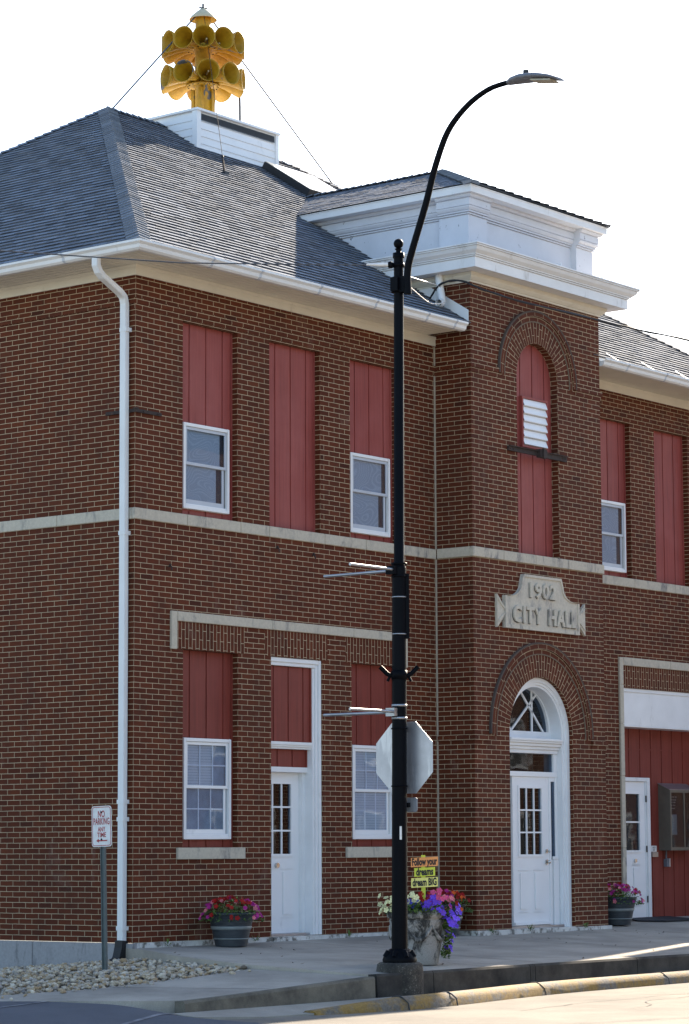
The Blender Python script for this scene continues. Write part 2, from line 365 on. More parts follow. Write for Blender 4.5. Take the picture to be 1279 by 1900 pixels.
# ------------------------------------------------------------ the setting: ground, road, pavement
def tagS(o): o['kind'] = 'structure'; return o
def walkz(x, y): return -.06 + .0375*y + .004*x*(1+y/4.42)
KY = -4.42
def sheet(name, mat, fn, xs, ys):
    mb = MB()
    vs = [(x, y, fn(x, y)) for y in ys for x in xs]; n = len(xs)
    mb.idx(vs, [(j*n+i, j*n+i+1, (j+1)*n+i+1, (j+1)*n+i) for j in range(len(ys)-1) for i in range(n-1)], True)
    return mb.build(name, mat, kind='structure')
sheet('ground', 'ground', lambda x, y: -.62 if (y < 0 or x > 16 or y > 12) else -.62, [-900, -60, -20, 0, 20, 60, 900], [-900, -60, -20, 0, 20, 60, 900])
def sst(a, b, t): t = min(1, max(0, (t-a)/(b-a))); return t*t*(3-2*t)
def roadz(x, y):
    al = sst(-3.7, -4.7, x)
    return -.54 + al*.165*sst(-5.3, -3.9, y) + .0*x
xs = list(np.concatenate([np.linspace(-70, -8, 12), np.linspace(-7.5, -2, 34), np.linspace(-1, 90, 30)]))
ys = list(np.concatenate([np.linspace(-20, -7, 8), np.linspace(-6.5, -3.6, 18)]))
sheet('road', 'road', roadz, xs, [y for y in ys if y <= -4.9] + [-4.72, -4.5])
# asphalt alley beside the hall
ax = list(np.linspace(-16, -8, 8)) + list(np.linspace(-7.5, -3.98, 30))
ay = list(np.linspace(-5.45, -3.6, 16)) + [-3, -2, 0, 3, 8, 14]
def alleyz(x, y): return roadz(x, y) + .004 - .16*sst(-3.95, -3.0, x)*0 - (.12 if x > -3.0 and y > -4.6 else 0)
sheet('alley', 'asphalt', alleyz, ax, ay)
# main pavement slab
mb = MB()
edge = [(-.04, .2), (-.08, -.25), (-.55, -1.2), (-.93, -2.6), (-.99, KY)]
def slab(mb, poly, zf, drop):
    for t in tessellate_polygon([[Vector((a, b, 0)) for a, b in poly]]): mb.face([(poly[i][0], poly[i][1], zf(*poly[i])) for i in t])
    for a, b in zip(poly, poly[1:]+poly[:1]):
        mb.face([(a[0], a[1], zf(*a)), (b[0], b[1], zf(*b)), (b[0], b[1], zf(*b)-drop), (a[0], a[1], zf(*a)-drop)])
main = edge + [(x, KY) for x in (1, 3, 5, 7, 9, 12, 16, 22, 30)] + [(30, .9), (11, .9), (6, .2), (3, .2)]
slab(mb, main, walkz, .45); mb.build('pavement', 'walk', kind='structure')
# lower pavement apron at the alley corner
def lowz(x, y): return -.205 + .041*(x+.97) + .021*(y+2.55)
low = [(-.95, -2.66), (-1.0, KY), (-2.4, KY), (-3.55, KY), (-3.80, -4.36), (-4.05, -4.12), (-4.9, -2.75), (-6.4, -.3), (-7.4, 1.4), (-7.0, 1.6), (-6.0, -.1), (-4.45, -2.32), (-3.5, -2.70), (-2.2, -2.74)]
mb = MB(); slab(mb, low, lowz, .3); mb.build('pavement_apron', 'walk', kind='structure')
# upper kerb (stained face), as a band proud of the slab
mb = MB()
pts = [(-4.02, KY+.02), (-3.5, KY-.02), (-2.4, KY-.03), (-1.03, KY-.03)]
def kerbstrip(mb, pts, ztop, zbot, wdt):
    for (a, b) in zip(pts, pts[1:]):
        za, zb = ztop(*a), ztop(*b)
        q = lambda p, dy, z: (p[0], p[1]+dy, z)
        r = .02
        mb.face([q(a, wdt, za), q(b, wdt, zb), q(b, r, zb+.004), q(a, r, za+.004)], None, True)
        mb.face([q(a, r, za+.004), q(b, r, zb+.004), q(b, 0, zb-r), q(a, 0, za-r)], None, True)
        mb.face([q(a, 0, za-r), q(b, 0, zb-r), q(b, -.012, zbot(*b)), q(a, -.012, zbot(*a))])
    for p in (pts[0], pts[-1]):
        z = ztop(*p); mb.face([(p[0], p[1]+wdt, z), (p[0], p[1]+.02, z+.004), (p[0], p[1], z-.02), (p[0], p[1]-.012, zbot(*p)), (p[0], p[1]+wdt, zbot(*p))])
kerbstrip(mb, pts, lambda x, y: lowz(x, KY)+.004, lambda x, y: -.60, .13)
mb.build('kerb', 'kerbmid', kind='structure')
mb = MB()
px_ = [-1.0, -.2, .02, 1.9, 2.0, 4.2, 6.4, 8.6, 12, 18, 30]
for a, b in zip(px_, px_[1:]):
    kerbstrip(mb, [(a+.006, KY-.03), (b-.006, KY-.03)], lambda x, y: walkz(x, KY)+.004, lambda x, y: -.60, .12)
mb.build('kerb', 'kerbdark', kind='structure')
# concrete apron between the two kerbs
mb = MB()
ap = [(-4.25, KY-.02), (-4.1, -4.62), (-3.3, -4.86), (-2.6, -5.04), (-1.5, -5.14), (0, -4.98), (1.6, -4.72), (3.4, -4.64), (6, -4.62), (30, -4.62), (30, KY-.02)]
slab(mb, ap, lambda x, y: max(-.445 - .085*sst(-1.4, -3.0, x), roadz(x, y)+.010), .2); mb.build('gutter_apron', 'apron', kind='structure')
# low rounded yellow kerb
mb = MB()
yp = [(-2.75, -4.96), (-2.2, -5.08), (-1.5, -5.17), (-.9, -5.13), (0, -5.01), (.9, -4.86), (1.7, -4.75), (2.6, -4.69), (3.5, -4.67), (5, -4.65), (8, -4.65), (14, -4.65), (30, -4.65)]
pr_ = [(.10, -.60), (.10, -.425), (.07, -.408), (.0, -.402), (-.055, -.42), (-.10, -.47), (-.125, -.60)]
brk = {2, 5, 8}
def yz(z, x): return z - .09*sst(-1.7, -2.7, x) if z > -.55 else z
n = len(pr_); vs = []
for x, y in yp: vs += [(x, y+o, yz(z, x)) for o, z in pr_]
mb.idx(vs, [(i*n+k, i*n+k+1, (i+1)*n+k+1, (i+1)*n+k) for i in range(len(yp)-1) for k in range(n-1)], True)
mb.face(vs[:n]); mb.build('yellow_kerb', 'yellow', kind='structure')
mb = MB()
for x, y in ((-1.55, -5.17), (-.62, -5.11), (1.55, -4.77), (4.4, -4.655)):
    mb.tube([(x+.02*math.sin(o*40), y+o, yz(z, x)+.002) for o, z in pr_[1:]], .008, 5)
mb.build('kerb_crack', 'joint', kind='structure')
# joints scored in the pavement
mb = MB()
for x0, x1, y0, y1 in ((2.75, 2.35, -.05, KY+.1), (6.2, 5.85, -.66, KY+.1), (9.6, 9.3, -.66, KY+.1), (1.3, 1.2, -3.7, KY+.1)):
    a = Vector((x0, y0)); b = Vector((x1, y1)); d = (b-a).normalized(); nn = Vector((-d.y, d.x))*.009
    N = 8
    for i in range(N):
        p = a.lerp(b, i/N); q = a.lerp(b, (i+1)/N)
        mb.face([(v.x, v.y, walkz(v.x, v.y)+.004) for v in (p+nn, q+nn, q-nn, p-nn)])
mb.build('pavement_joint', 'joint', kind='structure')
mb = MB()
for a, b in (((-3.3, -2.76), (-2.6, -4.3)),):
    a = Vector(a); b = Vector(b); d = (b-a).normalized(); nn = Vector((-d.y, d.x))*.008
    mb.face([(v.x, v.y, lowz(v.x, v.y)+.004) for v in (a+nn, b+nn, b-nn, a-nn)])
mb.build('pavement_joint', 'joint', kind='structure')
mb = MB(); rng = random.Random(31)
for x0, y0, a_, n_ in ((1.6, -4.2, 1.9, 9), (4.2, -.9, -1.2, 10), (7.6, -4.1, 1.2, 8), (-.4, -1.6, -1.5, 7), (3.3, -3.3, .3, 6)):
    p = Vector((x0, y0)); 
    for i in range(n_):
        a_ += rng.uniform(-.5, .5); q = p+Vector((math.cos(a_), math.sin(a_)))*rng.uniform(.12, .25)
        if q.y < KY+.12 or q.y > -.73: break
        nn = Vector((-math.sin(a_), math.cos(a_)))*rng.uniform(.002, .005)
        mb.face([(v.x, v.y, walkz(v.x, v.y)+.0045) for v in (p+nn, q+nn, q-nn, p-nn)]); p = q
mb.build('pavement_crack', 'joint', kind='structure')
mb = MB()
for x0, y0, a_, n_ in ((-1.0, -6.3, .1, 16), (2.0, -5.6, -.4, 12), (0, -7.0, .25, 14)):
    p = Vector((x0, y0))
    for i in range(n_):
        a_ += rng.uniform(-.35, .35); q = p+Vector((math.cos(a_), math.sin(a_)))*rng.uniform(.2, .4)
        nn = Vector((-math.sin(a_), math.cos(a_)))*rng.uniform(.004, .012)
        mb.face([(v.x, v.y, -.534) for v in (p+nn, q+nn, q-nn, p-nn)]); p = q
mb.build('road_crack', 'joint', kind='structure')
# painted parking lines on the alley
mb = MB()
for a, b in (((-4.15, -3.0), (-5.9, -3.62)), ((-4.2, -4.46), (-5.4, -4.86))):
    a = Vector(a); b = Vector(b); d = (b-a).normalized(); nn = Vector((-d.y, d.x))*.022
    for i in range(6):
        p = a.lerp(b, i/6); q = a.lerp(b, (i+1)/6)
        mb.face([(v.x, v.y, alleyz(v.x, v.y)+.006) for v in (p+nn, q+nn, q-nn, p-nn)])
mb.build('parking_line', 'line', kind='structure')
# gravel bed
def grav(x, y): return -.19 + .036*x - .085*max(0, y+.4)*.9 + .0*y
gx = list(np.linspace(-7.2, -.03, 26)); gy = list(np.linspace(-2.75, 6, 30))
mb = MB()
gpoly = [(-.06, -.2), (-.55, -1.2), (-.93, -2.62), (-2.2, -2.76), (-3.5, -2.72), (-4.45, -2.34), (-6.0, -.1), (-7.2, 2), (-7.2, 6), (-.0, 6)]
slab(mb, gpoly, lambda x, y: grav(x, y)-.035, .2); mb.build('gravel_bed', 'joint', kind='structure')
def inpoly(x, y, P):
    c = False; j = len(P)-1
    for i in range(len(P)):
        if (P[i][1] > y) != (P[j][1] > y) and x < (P[j][0]-P[i][0])*(y-P[i][1])/(P[j][1]-P[i][1])+P[i][0]: c = not c
        j = i
    return c
def pebbles():
    bm = bmesh.new(); bmesh.ops.create_icosphere(bm, subdivisions=1, radius=1); bm.verts.ensure_lookup_table()
    V0 = np.array([v.co[:] for v in bm.verts]); F0 = np.array([[v.index for v in f.verts] for f in bm.faces]); bm.free()
    rng = np.random.default_rng(3); allv = []; cnt = 0
    pts = []
    while len(pts) < 11000:
        x = rng.uniform(-6.5, -.05); y = rng.uniform(-2.95, 3.2)
        if inpoly(x, y, gpoly) or (rng.random() < .05 and x < -1.0 and y < -2.4 and y > -2.95): pts.append((x, y))
    for x, y in pts:
        r = rng.uniform(.014, .032)*(1.25 if rng.random() < .12 else 1)
        sc = np.array([r*rng.uniform(.9, 1.5), r*rng.uniform(.8, 1.1), r*rng.uniform(.55, .9)])
        v = V0*sc*(1+rng.uniform(-.12, .12, (len(V0), 1)))
        a = rng.uniform(0, 6.28); t = rng.uniform(-.5, .5); ca, sa, ct, st = math.cos(a), math.sin(a), math.cos(t), math.sin(t)
        v = v @ np.array([[ct, 0, -st], [0, 1, 0], [st, 0, ct]]) @ np.array([[ca, sa, 0], [-sa, ca, 0], [0, 0, 1]])
        allv.append(v + np.array([x, y, max(grav(x, y) + rng.uniform(-.03, .045), (lowz(x, y)+.012) if not inpoly(x, y, gpoly) else -9)]))
    N = len(allv); V = np.concatenate(allv); nf = len(F0); nv = len(V0)
    F = (F0[None] + (np.arange(N)*nv)[:, None, None]).reshape(-1)
    me = bpy.data.meshes.new('gravel'); me.vertices.add(len(V)); me.vertices.foreach_set('co', V.ravel().astype(np.float32))
    me.loops.add(len(F)); me.loops.foreach_set('vertex_index', F.astype(np.int32))
    me.polygons.add(N*nf); me.polygons.foreach_set('loop_start', np.arange(0, len(F), 3, dtype=np.int32)); me.polygons.foreach_set('loop_total', np.full(N*nf, 3, dtype=np.int32))
    me.update(); me.validate(); me.polygons.foreach_set('use_smooth', np.ones(N*nf, dtype=bool)); me.materials.append(MAT['pebble'])
    o = bpy.data.objects.new('gravel', me); C.objects.link(o)
    tag(o, 'bed of pale rounded river pebbles beside the brick wall corner', 'gravel', kind='stuff')
pebbles()

# ------------------------------------------------------------ the hall
hall = thing('city_hall', (0, 0, 0), 'two storey red brick town hall with boarded windows, shingled hip roof and projecting entrance bay', 'building')
TX0, TX1, TY = 6.223, 9.534, -.626        # entrance bay
WY = .126                                  # wing face
XR, YB = 15.07, 10.9
ZS0, ZS1 = 5.12, 5.258                    # string course
def rect(x0, x1, z0, z1): return [(x0, z0), (x1, z0), (x1, z1), (x0, z1)]
def reveal(mb, x0, x1, z0, z1, y, d, head=True, sill=False):
    mb.face([(x0, y, z0), (x0, y+d, z0), (x0, y+d, z1), (x0, y, z1)]); mb.face([(x1, y, z0), (x1, y, z1), (x1, y+d, z1), (x1, y+d, z0)])
    if head: mb.face([(x0, y, z1), (x0, y+d, z1), (x1, y+d, z1), (x1, y, z1)])
    if sill: mb.face([(x0, y, z0), (x1, y, z0), (x1, y+d, z0), (x0, y+d, z0)])
UPW = [(.875, 1.935), (2.572, 3.628), (4.272, 5.325)]
LOW = [(.895, 1.945), (2.60, 3.652), (4.28, 5.325)]
ZU, ZL = 7.712, 3.576
mb = MB()
holes = [rect(a, b, ZS1-.02, ZU) for a, b in UPW] + [rect(LOW[0][0], LOW[0][1], 1.12, ZL), rect(LOW[2][0], LOW[2][1], 1.12, ZL), rect(LOW[1][0], LOW[1][1], .004, ZL)]
mb.poly(rect(0, TX0, 0, 8.30), holes, lambda x, z: (x, 0, z))
for a, b in UPW: reveal(mb, a, b, ZS1-.02, ZU, 0, .16)
for i in (0, 2): reveal(mb, LOW[i][0], LOW[i][1], 1.12, ZL, 0, .16, True, True)
reveal(mb, LOW[1][0], LOW[1][1], .004, ZL, 0, .34)
mb.build('front_wall', 'brick', hall)
mb = MB(); mb.face([(0, 0, 0), (0, YB, 0), (0, YB, 8.3), (0, 0, 8.3)]); mb.face([(0, YB, 0), (XR, YB, 0), (XR, YB, 8.3), (0, YB, 8.3)]); mb.face([(XR, YB, 0), (XR, WY, 0), (XR, WY, 8.3), (XR, YB, 8.3)])
mb.build('side_wall', 'brick', hall)
# wing face
WUP = [(10.50, 11.555), (12.275, 13.29), (13.98, 14.75)]
mb = MB(); GX0, GX1 = 11.215, 14.40; ZG = 3.552
mb.poly(rect(TX1, XR, -.02, 8.30), [rect(a, b, ZS1-.02, ZU) for a, b in WUP] + [rect(GX0, GX1, -.012, ZG)], lambda x, z: (x, WY, z))
for a, b in WUP: reveal(mb, a, b, ZS1-.02, ZU, WY, .16)
reveal(mb, GX0, GX1, -.012, ZG, WY, .4)
mb.build('front_wall', 'brick', hall)
# entrance bay
def arch_pts(cx, r, zs, z0, n=28): return [(cx-r, z0)] + [(cx-r*math.cos(math.pi*i/n), zs+r*math.sin(math.pi*i/n)) for i in range(n+1)] + [(cx+r, z0)]
A1 = dict(cx=7.872, r=.525, zs=7.83); A2 = dict(cx=7.866, r=.80, zs=2.72)
mb = MB()
mb.poly(rect(TX0, TX1, -.035, 9.06), [arch_pts(A1['cx'], A1['r'], A1['zs'], 5.24), arch_pts(A2['cx'], A2['r'], A2['zs'], -.02)], lambda x, z: (x, TY, z))
for A, z0, d in ((A1, 5.24, .17), (A2, -.02, .10)):
    P = arch_pts(A['cx'], A['r'], A['zs'], z0); L = 0
    for a, b in zip(P, P[1:]):
        l = math.dist(a, b); mb.face([(a[0], TY, a[1]), (b[0], TY, b[1]), (b[0], TY+d, b[1]), (a[0], TY+d, a[1])], [(.11, L+.0), (.11, L+l), (.11+d, L+l), (.11+d, L)]); L += l
mb.face([(TX0, TY, -.06), (TX0, 2.4, -.06), (TX0, 2.4, 9.06), (TX0, TY, 9.06)])
mb.face([(TX1, TY, -.06), (TX1, 2.4, -.06), (TX1, 2.4, 9.06), (TX1, TY, 9.06)])
mb.build('entrance_bay_wall', 'brick', hall)
# arches
def ring(mb, cx, zs, r0, r1, y, proj, mode, n=40, a0=0, a1=math.pi):
    for i in range(n):
        t0 = a0+(a1-a0)*i/n; t1 = a0+(a1-a0)*(i+1)/n
        P = lambda r, t, yy: (cx-r*math.cos(t), yy, zs+r*math.sin(t))
        rm = (r0+r1)/2; yf = y-proj
        U = (lambda r, t: (r-r0, t*rm)) if mode == 'radial' else (lambda r, t: (t*r1, r-r0))
        mb.face([P(r0, t0, yf), P(r0, t1, yf), P(r1, t1, yf), P(r1, t0, yf)], [U(r0, t0), U(r0, t1), U(r1, t1), U(r1, t0)])
        for r in (r0, r1): mb.face([P(r, t0, yf), P(r, t1, yf), P(r, t1, y+.02), P(r, t0, y+.02)])
    for t in (a0, a1): mb.face([P(r0, t, yf), P(r1, t, yf), P(r1, t, y+.02), P(r0, t, y+.02)])
for A, ro in ((A1, (.835, .915, .985)), (A2, (1.125, 1.205, 1.285))):
    mb = MB(); ring(mb, A['cx'], A['zs'], A['r']+.001, ro[0], TY, .004, 'radial', a0=-.02, a1=math.pi+.02); mb.build('arch_ring', 'brick', hall)
    mb = MB(); ring(mb, A['cx'], A['zs'], ro[0]+.004, ro[1], TY, .012, 'arc', a0=-.06, a1=math.pi+.06); mb.build('arch_ring', 'brick', hall)
    mb = MB(); ring(mb, A['cx'], A['zs'], ro[1]+.002, ro[2], TY, .035, 'arc', a0=-.03, a1=math.pi+.03); mb.build('hood_mould', 'brick', hall)
    mb = MB(); ring(mb, A['cx'], A['zs'], ro[2]-.012, ro[2]+.012, TY, .040, 'arc', a0=-.03, a1=math.pi+.03); mb.build('hood_edge', 'hood', hall); mb = MB(); ring(mb, A['cx'], A['zs'], ro[0]-.006, ro[0]+.010, TY, .016, 'arc', a0=-.05, a1=math.pi+.05); mb.build('hood_edge', 'hoodlight', hall)
def bandbox(mb, x0, x1, y0, y1, z0, z1): mb.box(x0, x1, y0, y1, z0, z1)
# impost bands round the entrance bay, corbel band along both walls
for zt, zb, ro, A in ((7.862, 7.729, .99, A1), (2.648, 2.515, 1.29, A2)):
    zm = (zt+zb)/2
    mb = MB(); mb.box(TX0-.03, A['cx']-ro, TY-.03, TY+.02, zm, zt); mb.box(TX0-.012, A['cx']-ro, TY-.012, TY+.02, zb, zm+.001); mb.box(TX0-.03, TX0+.02, TY+.019, -.013, zm, zt); mb.build('impost_band', 'brick', hall)
    mb = MB(); mb.box(A['cx']+ro, TX1+.03, TY-.03, TY+.02, zm, zt); mb.box(A['cx']+ro, TX1+.012, TY-.012, TY+.02, zb, zm+.001); mb.box(TX1-.02, TX1+.03, TY+.019, .10, zm, zt); mb.build('impost_band', 'brick', hall)
zt, zb = 7.862, 7.7305; zm = zt-.0665
mb = MB(); mb.box(-.022, TX0-.03, -.022, .02, zm, zt); mb.box(-.022, .02, .019, YB, zm, zt); mb.box(-.010, TX0-.03, -.010, .02, zb, zm+.001); mb.build('corbel_band', 'brick', hall)
mb = MB(); mb.box(TX1+.032, XR, WY-.022, WY+.02, zm, zt); mb.box(TX1+.032, XR, WY-.010, WY+.02, zb, zm+.001); mb.build('corbel_band', 'brick', hall)
# stone string course
def stones(name, pieces, mat='stone', bev=.006):
    mb = MB()
    for p in pieces: mb.box(*p)
    return mb.build(name, mat, hall, bevel=bev)
P = []
xs_ = [-.022, .95, 1.98, 2.55, 3.7, 4.6, 5.3, TX0-.024]
for a, b in zip(xs_, xs_[1:]): P.append((a, b-.004, -.022, .03, ZS0, ZS1))
ys_ = [.032, 1.3, 2.6, 4, 5.4, 7, 9, YB]
for a, b in zip(ys_, ys_[1:]): P.append((-.022, .03, a, b-.004, ZS0, ZS1))
stones('string_course', P)
P = []
xs_ = [TX0-.022, 6.95, 7.75, 8.6, TX1+.022]
for a, b in zip(xs_, xs_[1:]): P.append((a, b-.004, TY-.024, TY+.03, ZS0+.008, ZS1+.006))
P += [(TX0-.022, TX0+.03, TY+.032, -.024, ZS0+.008, ZS1+.006), (TX1-.03, TX1+.022, TY+.032, WY-.024, ZS0+.008, ZS1+.006)]
stones('string_course', P)
P = []
xs_ = [TX1+.024, 11.6, 12.8, 14, XR+.02]
for a, b in zip(xs_, xs_[1:]): P.append((a, b-.004, WY-.022, WY+.03, ZS0, ZS1))
stones('string_course', P)
# ground floor lintel stones with soldier courses
stones('lintel_stone', [(.765, 2.6, -.03, .03, 3.917, 4.036), (2.604, 4.3, -.03, .03, 3.917, 4.036), (4.304, 5.39, -.03, .03, 3.917, 4.036), (.652, .762, -.03, .03, 3.565, 4.036), (5.394, 5.504, -.03, .03, 3.565, 4.036)])
mb = MB()
for a, b in ((.772, 2.065), (2.475, 3.765), (4.155, 5.385)):
    mb.face([(a, -.004, ZL+.001), (b, -.004, ZL+.001), (b, -.004, 3.916), (a, -.004, 3.916)], [(ZL, a), (ZL, b), (3.916, b), (3.916, a)])
    mb.face([(a, -.004, ZL+.001), (b, -.004, ZL+.001), (b, .01, ZL+.001), (a, .01, ZL+.001)])
    mb.face([(b, -.004, ZL), (b, -.004, 3.916), (b, .01, 3.916), (b, .01, ZL)]); mb.face([(a, -.004, ZL), (a, -.004, 3.916), (a, .01, 3.916), (a, .01, ZL)])
mb.build('soldier_course', 'brick', hall)
stones('garage_surround', [(GX0, 12.6, WY-.03, WY+.03, 3.895, 4.020), (12.604, 14.0, WY-.03, WY+.03, 3.895, 4.020), (14.004, GX1, WY-.03, WY+.03, 3.895, 4.020)] + [(x0, x1, WY-.03, WY+.03, z0, z1-.004) for x0, x1 in ((GX0-.11, GX0-.001), (GX1+.001, GX1+.11)) for z0, z1 in ((-.02, 1.1), (1.1, 2.2), (2.2, 3.0), (3.0, 3.6), (3.6, 4.02))])
mb = MB(); a, b = GX0+.002, GX1
mb.face([(a, WY-.004, ZG), (b, WY-.004, ZG), (b, WY-.004, 3.894), (a, WY-.004, 3.894)], [(ZG, a), (ZG, b), (3.894, b), (3.894, a)])
mb.face([(a, WY-.004, ZG), (b, WY-.004, ZG), (b, WY+.01, ZG), (a, WY+.01, ZG)]); mb.build('soldier_course', 'brick', hall)
# sills
for (a, b) in ((.78, 2.055), (4.137, 5.42)): stones('window_sill', [(a, b, -.035, .10, .990, 1.132)])
# control joints where the bay meets the wall
mb = MB(); mb.box(TX0-.028, TX0-.002, -.012, .006, .02, ZS0-.005); mb.box(TX0-.028, TX0-.002, -.012, .006, ZS1+.002, 7.72); mb.box(TX0-.028, TX0-.002, -.012, .006, 7.87, 8.14); mb.build('caulk_joint', 'mortar', hall)
# base strip and foundation
mb = MB()
mb.box(.02, 2.58, -.045, .02, -.10, .0); mb.box(3.66, TX0-.03, -.04, .02, -.10, -.004); mb.box(2.582, 3.658, -.06, .30, -.10, -.004)
mb.box(TX0-.03, 7.05, TY-.04, TY+.02, -.12, -.012); mb.box(8.67, TX1+.05, TY-.035, TY+.02, -.12, -.02); mb.box(7.052, 8.668, TY-.05, TY+.45, -.12, -.014); mb.box(TX0-.03, TX0+.01, TY+.021, -.041, -.12, -.012)
mb.build('base_strip', 'basewhite', hall)
mb = MB(); mb.box(-.05, .02, -.06, 1.62, -.34, -.004); mb.box(-.05, .02, 1.626, 5, -.37, -.004); mb.box(-.05, .02, 5.006, YB, -.37, -.004); mb.build('foundation', 'found', hall, bevel=.008)
mb = MB(); mb.box(-.03, .02, -.03, 1.9, -.75, -.345); mb.box(-.03, .02, 1.91, 3, -.75, -.372); mb.box(-.03, .02, 3.01, YB, -.75, -.372); mb.build('foundation', 'stone', hall)
# ----- red siding panels and windows
def boards(parent, x0, x1, z0, z1, y, first, step, mat, name='infill_panel', arch=None, th=.02):
    mb = MB(); g = .0125
    cuts = [x0]; x = first
    while x < x1-.02:
        if x > x0+.02: cuts.append(x)
        x += step
    cuts.append(x1)
    for a, b in zip(cuts, cuts[1:]):
        aa = a + (g if a != x0 else 0); bb = b - (g if b != x1 else 0)
        if arch is None: mb.box(aa, bb, y, y+th, z0, z1)
        else:
            cx, r, zs = arch; top = [(aa+(bb-aa)*i/10, zs+math.sqrt(max(0, r*r-(aa+(bb-aa)*i/10-cx)**2))) for i in range(11)]
            mb.prism([(aa, z0)] + top + [(bb, z0)], lambda u, v: (u, y, v), lambda u, v: (u, y+th, v))
    if arch is None: mb.box(x0, x1, y+.012, y+.05, z0-.0, z1+.0)
    else:
        cx, r, zs = arch; mb.prism(arch_pts(cx, r, zs, z0, 24), lambda u, v: (u, y+.014, v), lambda u, v: (u, y+.05, v))
    # corner beads at the jambs
    if arch is None:
        for a in (x0, x1-.022): mb.box(a, a+.022, y-.018, y-.001, z0, z1)
    return mb.build(name, mat, parent)
def sash_window(x0, x1, z0, z1, y, kind):
    # y: face of the panel the unit sits on
    f = MB(); w = .042
    yf = y-.055
    f.box(x0, x0+w, yf, y-.001, z0, z1); f.box(x1-w, x1, yf, y-.001, z0, z1); f.box(x0+w, x1-w, yf, y-.001, z1-w, z1); f.box(x0+w, x1-w, yf, y-.001, z0, z0+w)
    f.box(x0+w+.0, x1-w, yf+.012, y-.001, z0+w, z0+w+.022)
    win = f.build('window', 'vinyl', hall, bevel=.004)
    a, b, c, d = x0+w, x1-w, z0+w, z1-w; zm = (c+d)/2 + (.03 if kind == 'upper' else .02)
    sm = 'sash' if kind == 'upper' else 'vinyl'
    def frame(mb, a, b, c, d, t, y0, y1, tb=None):
        tb = tb or t
        mb.box(a, a+t, y0, y1, c, d); mb.box(b-t, b, y0, y1, c, d); mb.box(a+t, b-t, y0, y1, d-t, d); mb.box(a+t, b-t, y0, y1, c, c+tb)
    s = MB(); frame(s, a+.004, b-.004, zm-.015, d-.004, .036, yf+.016, yf+.030); s.build('upper_sash', sm, win)
    s = MB(); frame(s, a+.004, b-.034, c+.024, zm+.02, .038, yf+.032, yf+.046, .055); s.build('lower_sash', sm, win)
    g = MB(); g.box(a+.041, b-.041, yf+.021, yf+.025, zm+.022, d-.041); g.build('pane', 'glass', win)
    g = MB(); g.box(a+.043, b-.073, yf+.037, yf+.041, c+.08, zm-.019); g.build('pane', 'glass', win)
    if kind == 'upper':
        k = MB(); k.box(a, b-.10, y-.006, y-.003, zm-.02, d); k.box(a, b-.17, y-.006, y-.003, c, zm-.021); k.build('plywood_sheet', 'ply', win)
        k = MB(); k.box(b-.099, b, y-.006, y-.003, zm-.02, d); k.box(b-.169, b, y-.006, y-.003, c, zm-.021); k.build('dark_gap', 'dark', win)  # dark strips painted in for the shade between plywood and frame
    else:
        mu = MB()
        for (p0, p1, q0, q1, yy) in ((a+.04, b-.04, zm+.02, d-.04, yf+.0275), (a+.042, b-.072, c+.079, zm-.018, yf+.0425)):
            for i in (1, 2): xx = p0+(p1-p0)*i/3; mu.box(xx-.008, xx+.008, yy, yy+.006, q0, q1)
            zz = (q0+q1)/2; mu.box(p0, p1, yy+.001, yy+.005, zz-.008, zz+.008)
        mu.build('muntin', 'vinyl', win)
        k = MB(); zz = c
        while zz < d:
            t = zz > zm or kind == 'blind'
            if t: k.box(a, a+(b-a)*(.66 if kind == 'lower' else 1.0), y-.012, y-.007, zz, zz+.030)
            zz += .034
        k.build('blind', 'blind', win)
        k = MB(); k.box(a, b, y-.005, y-.002, c, d); k.build('curtain', 'curtain', win)  # flat sheet with the grey-blue sky reflection put into its colour
    return win
UD = .105
for i, (a, b) in enumerate(UPW):
    boards(hall, a+.001, b-.001, ZS1-.01, ZU-.001, UD, a+.235, .32, 'redold')
    if i != 1: sash_window(a+.078, a+.962, 5.35, 6.436, UD, 'upper')
for i in (0, 2):
    a, b = LOW[i]; boards(hall, a+.001, b-.001, 1.134, ZL-.001, UD, a+.235, .32, 'red')
    sash_window(a+.082, a+.980, 1.236, 2.484, UD, 'lower' if i == 0 else 'blind')
for i, (a, b) in enumerate(WUP):
    boards(hall, a+.001, b-.001, ZS1-.01, ZU-.001, WY+UD, a+.10 if i else a+.235, .32, 'redold')
    if i == 0: sash_window(a+.11, b-.075, 5.35, 6.436, WY+UD, 'upper')
# upper arched panel with louvre
boards(hall, A1['cx']-A1['r']+.001, A1['cx']+A1['r']-.001, 5.25, 0, TY+.12, 7.60, .31, 'redold', arch=(A1['cx'], A1['r']-.002, A1['zs']))
mb = MB(); lx0, lx1, lz0, lz1 = 7.615, 8.215, 6.855, 7.535; yy = TY+.118
mb.box(lx0-.03, lx0, yy-.05, yy, lz0-.03, lz1+.03); mb.box(lx1, lx1+.03, yy-.05, yy, lz0-.03, lz1+.03); mb.box(lx0, lx1, yy-.05, yy, lz1, lz1+.03); mb.box(lx0, lx1, yy-.05, yy, lz0-.03, lz0)
lou = mb.build('louvre', 'redold', hall)
mb = MB(); ns = 6; h = (lz1-lz0)/ns
for i in range(ns):
    z = lz0+i*h; mb.face([(lx0, yy-.065, z+.012), (lx1, yy-.065, z+.012), (lx1, yy-.03, z+h-.004), (lx0, yy-.03, z+h-.004)])
    mb.face([(lx0, yy-.065, z+.012), (lx1, yy-.065, z+.012), (lx1, yy-.02, z), (lx0, yy-.02, z)])
mb.build('louvre_blade', 'vinyl', lou)
mb = MB(); mb.box(lx0, lx1, yy-.008, yy-.004, lz0, lz1); mb.build('dark_gap', 'dark', lou)  # dark sheet in place of the shade behind the blades
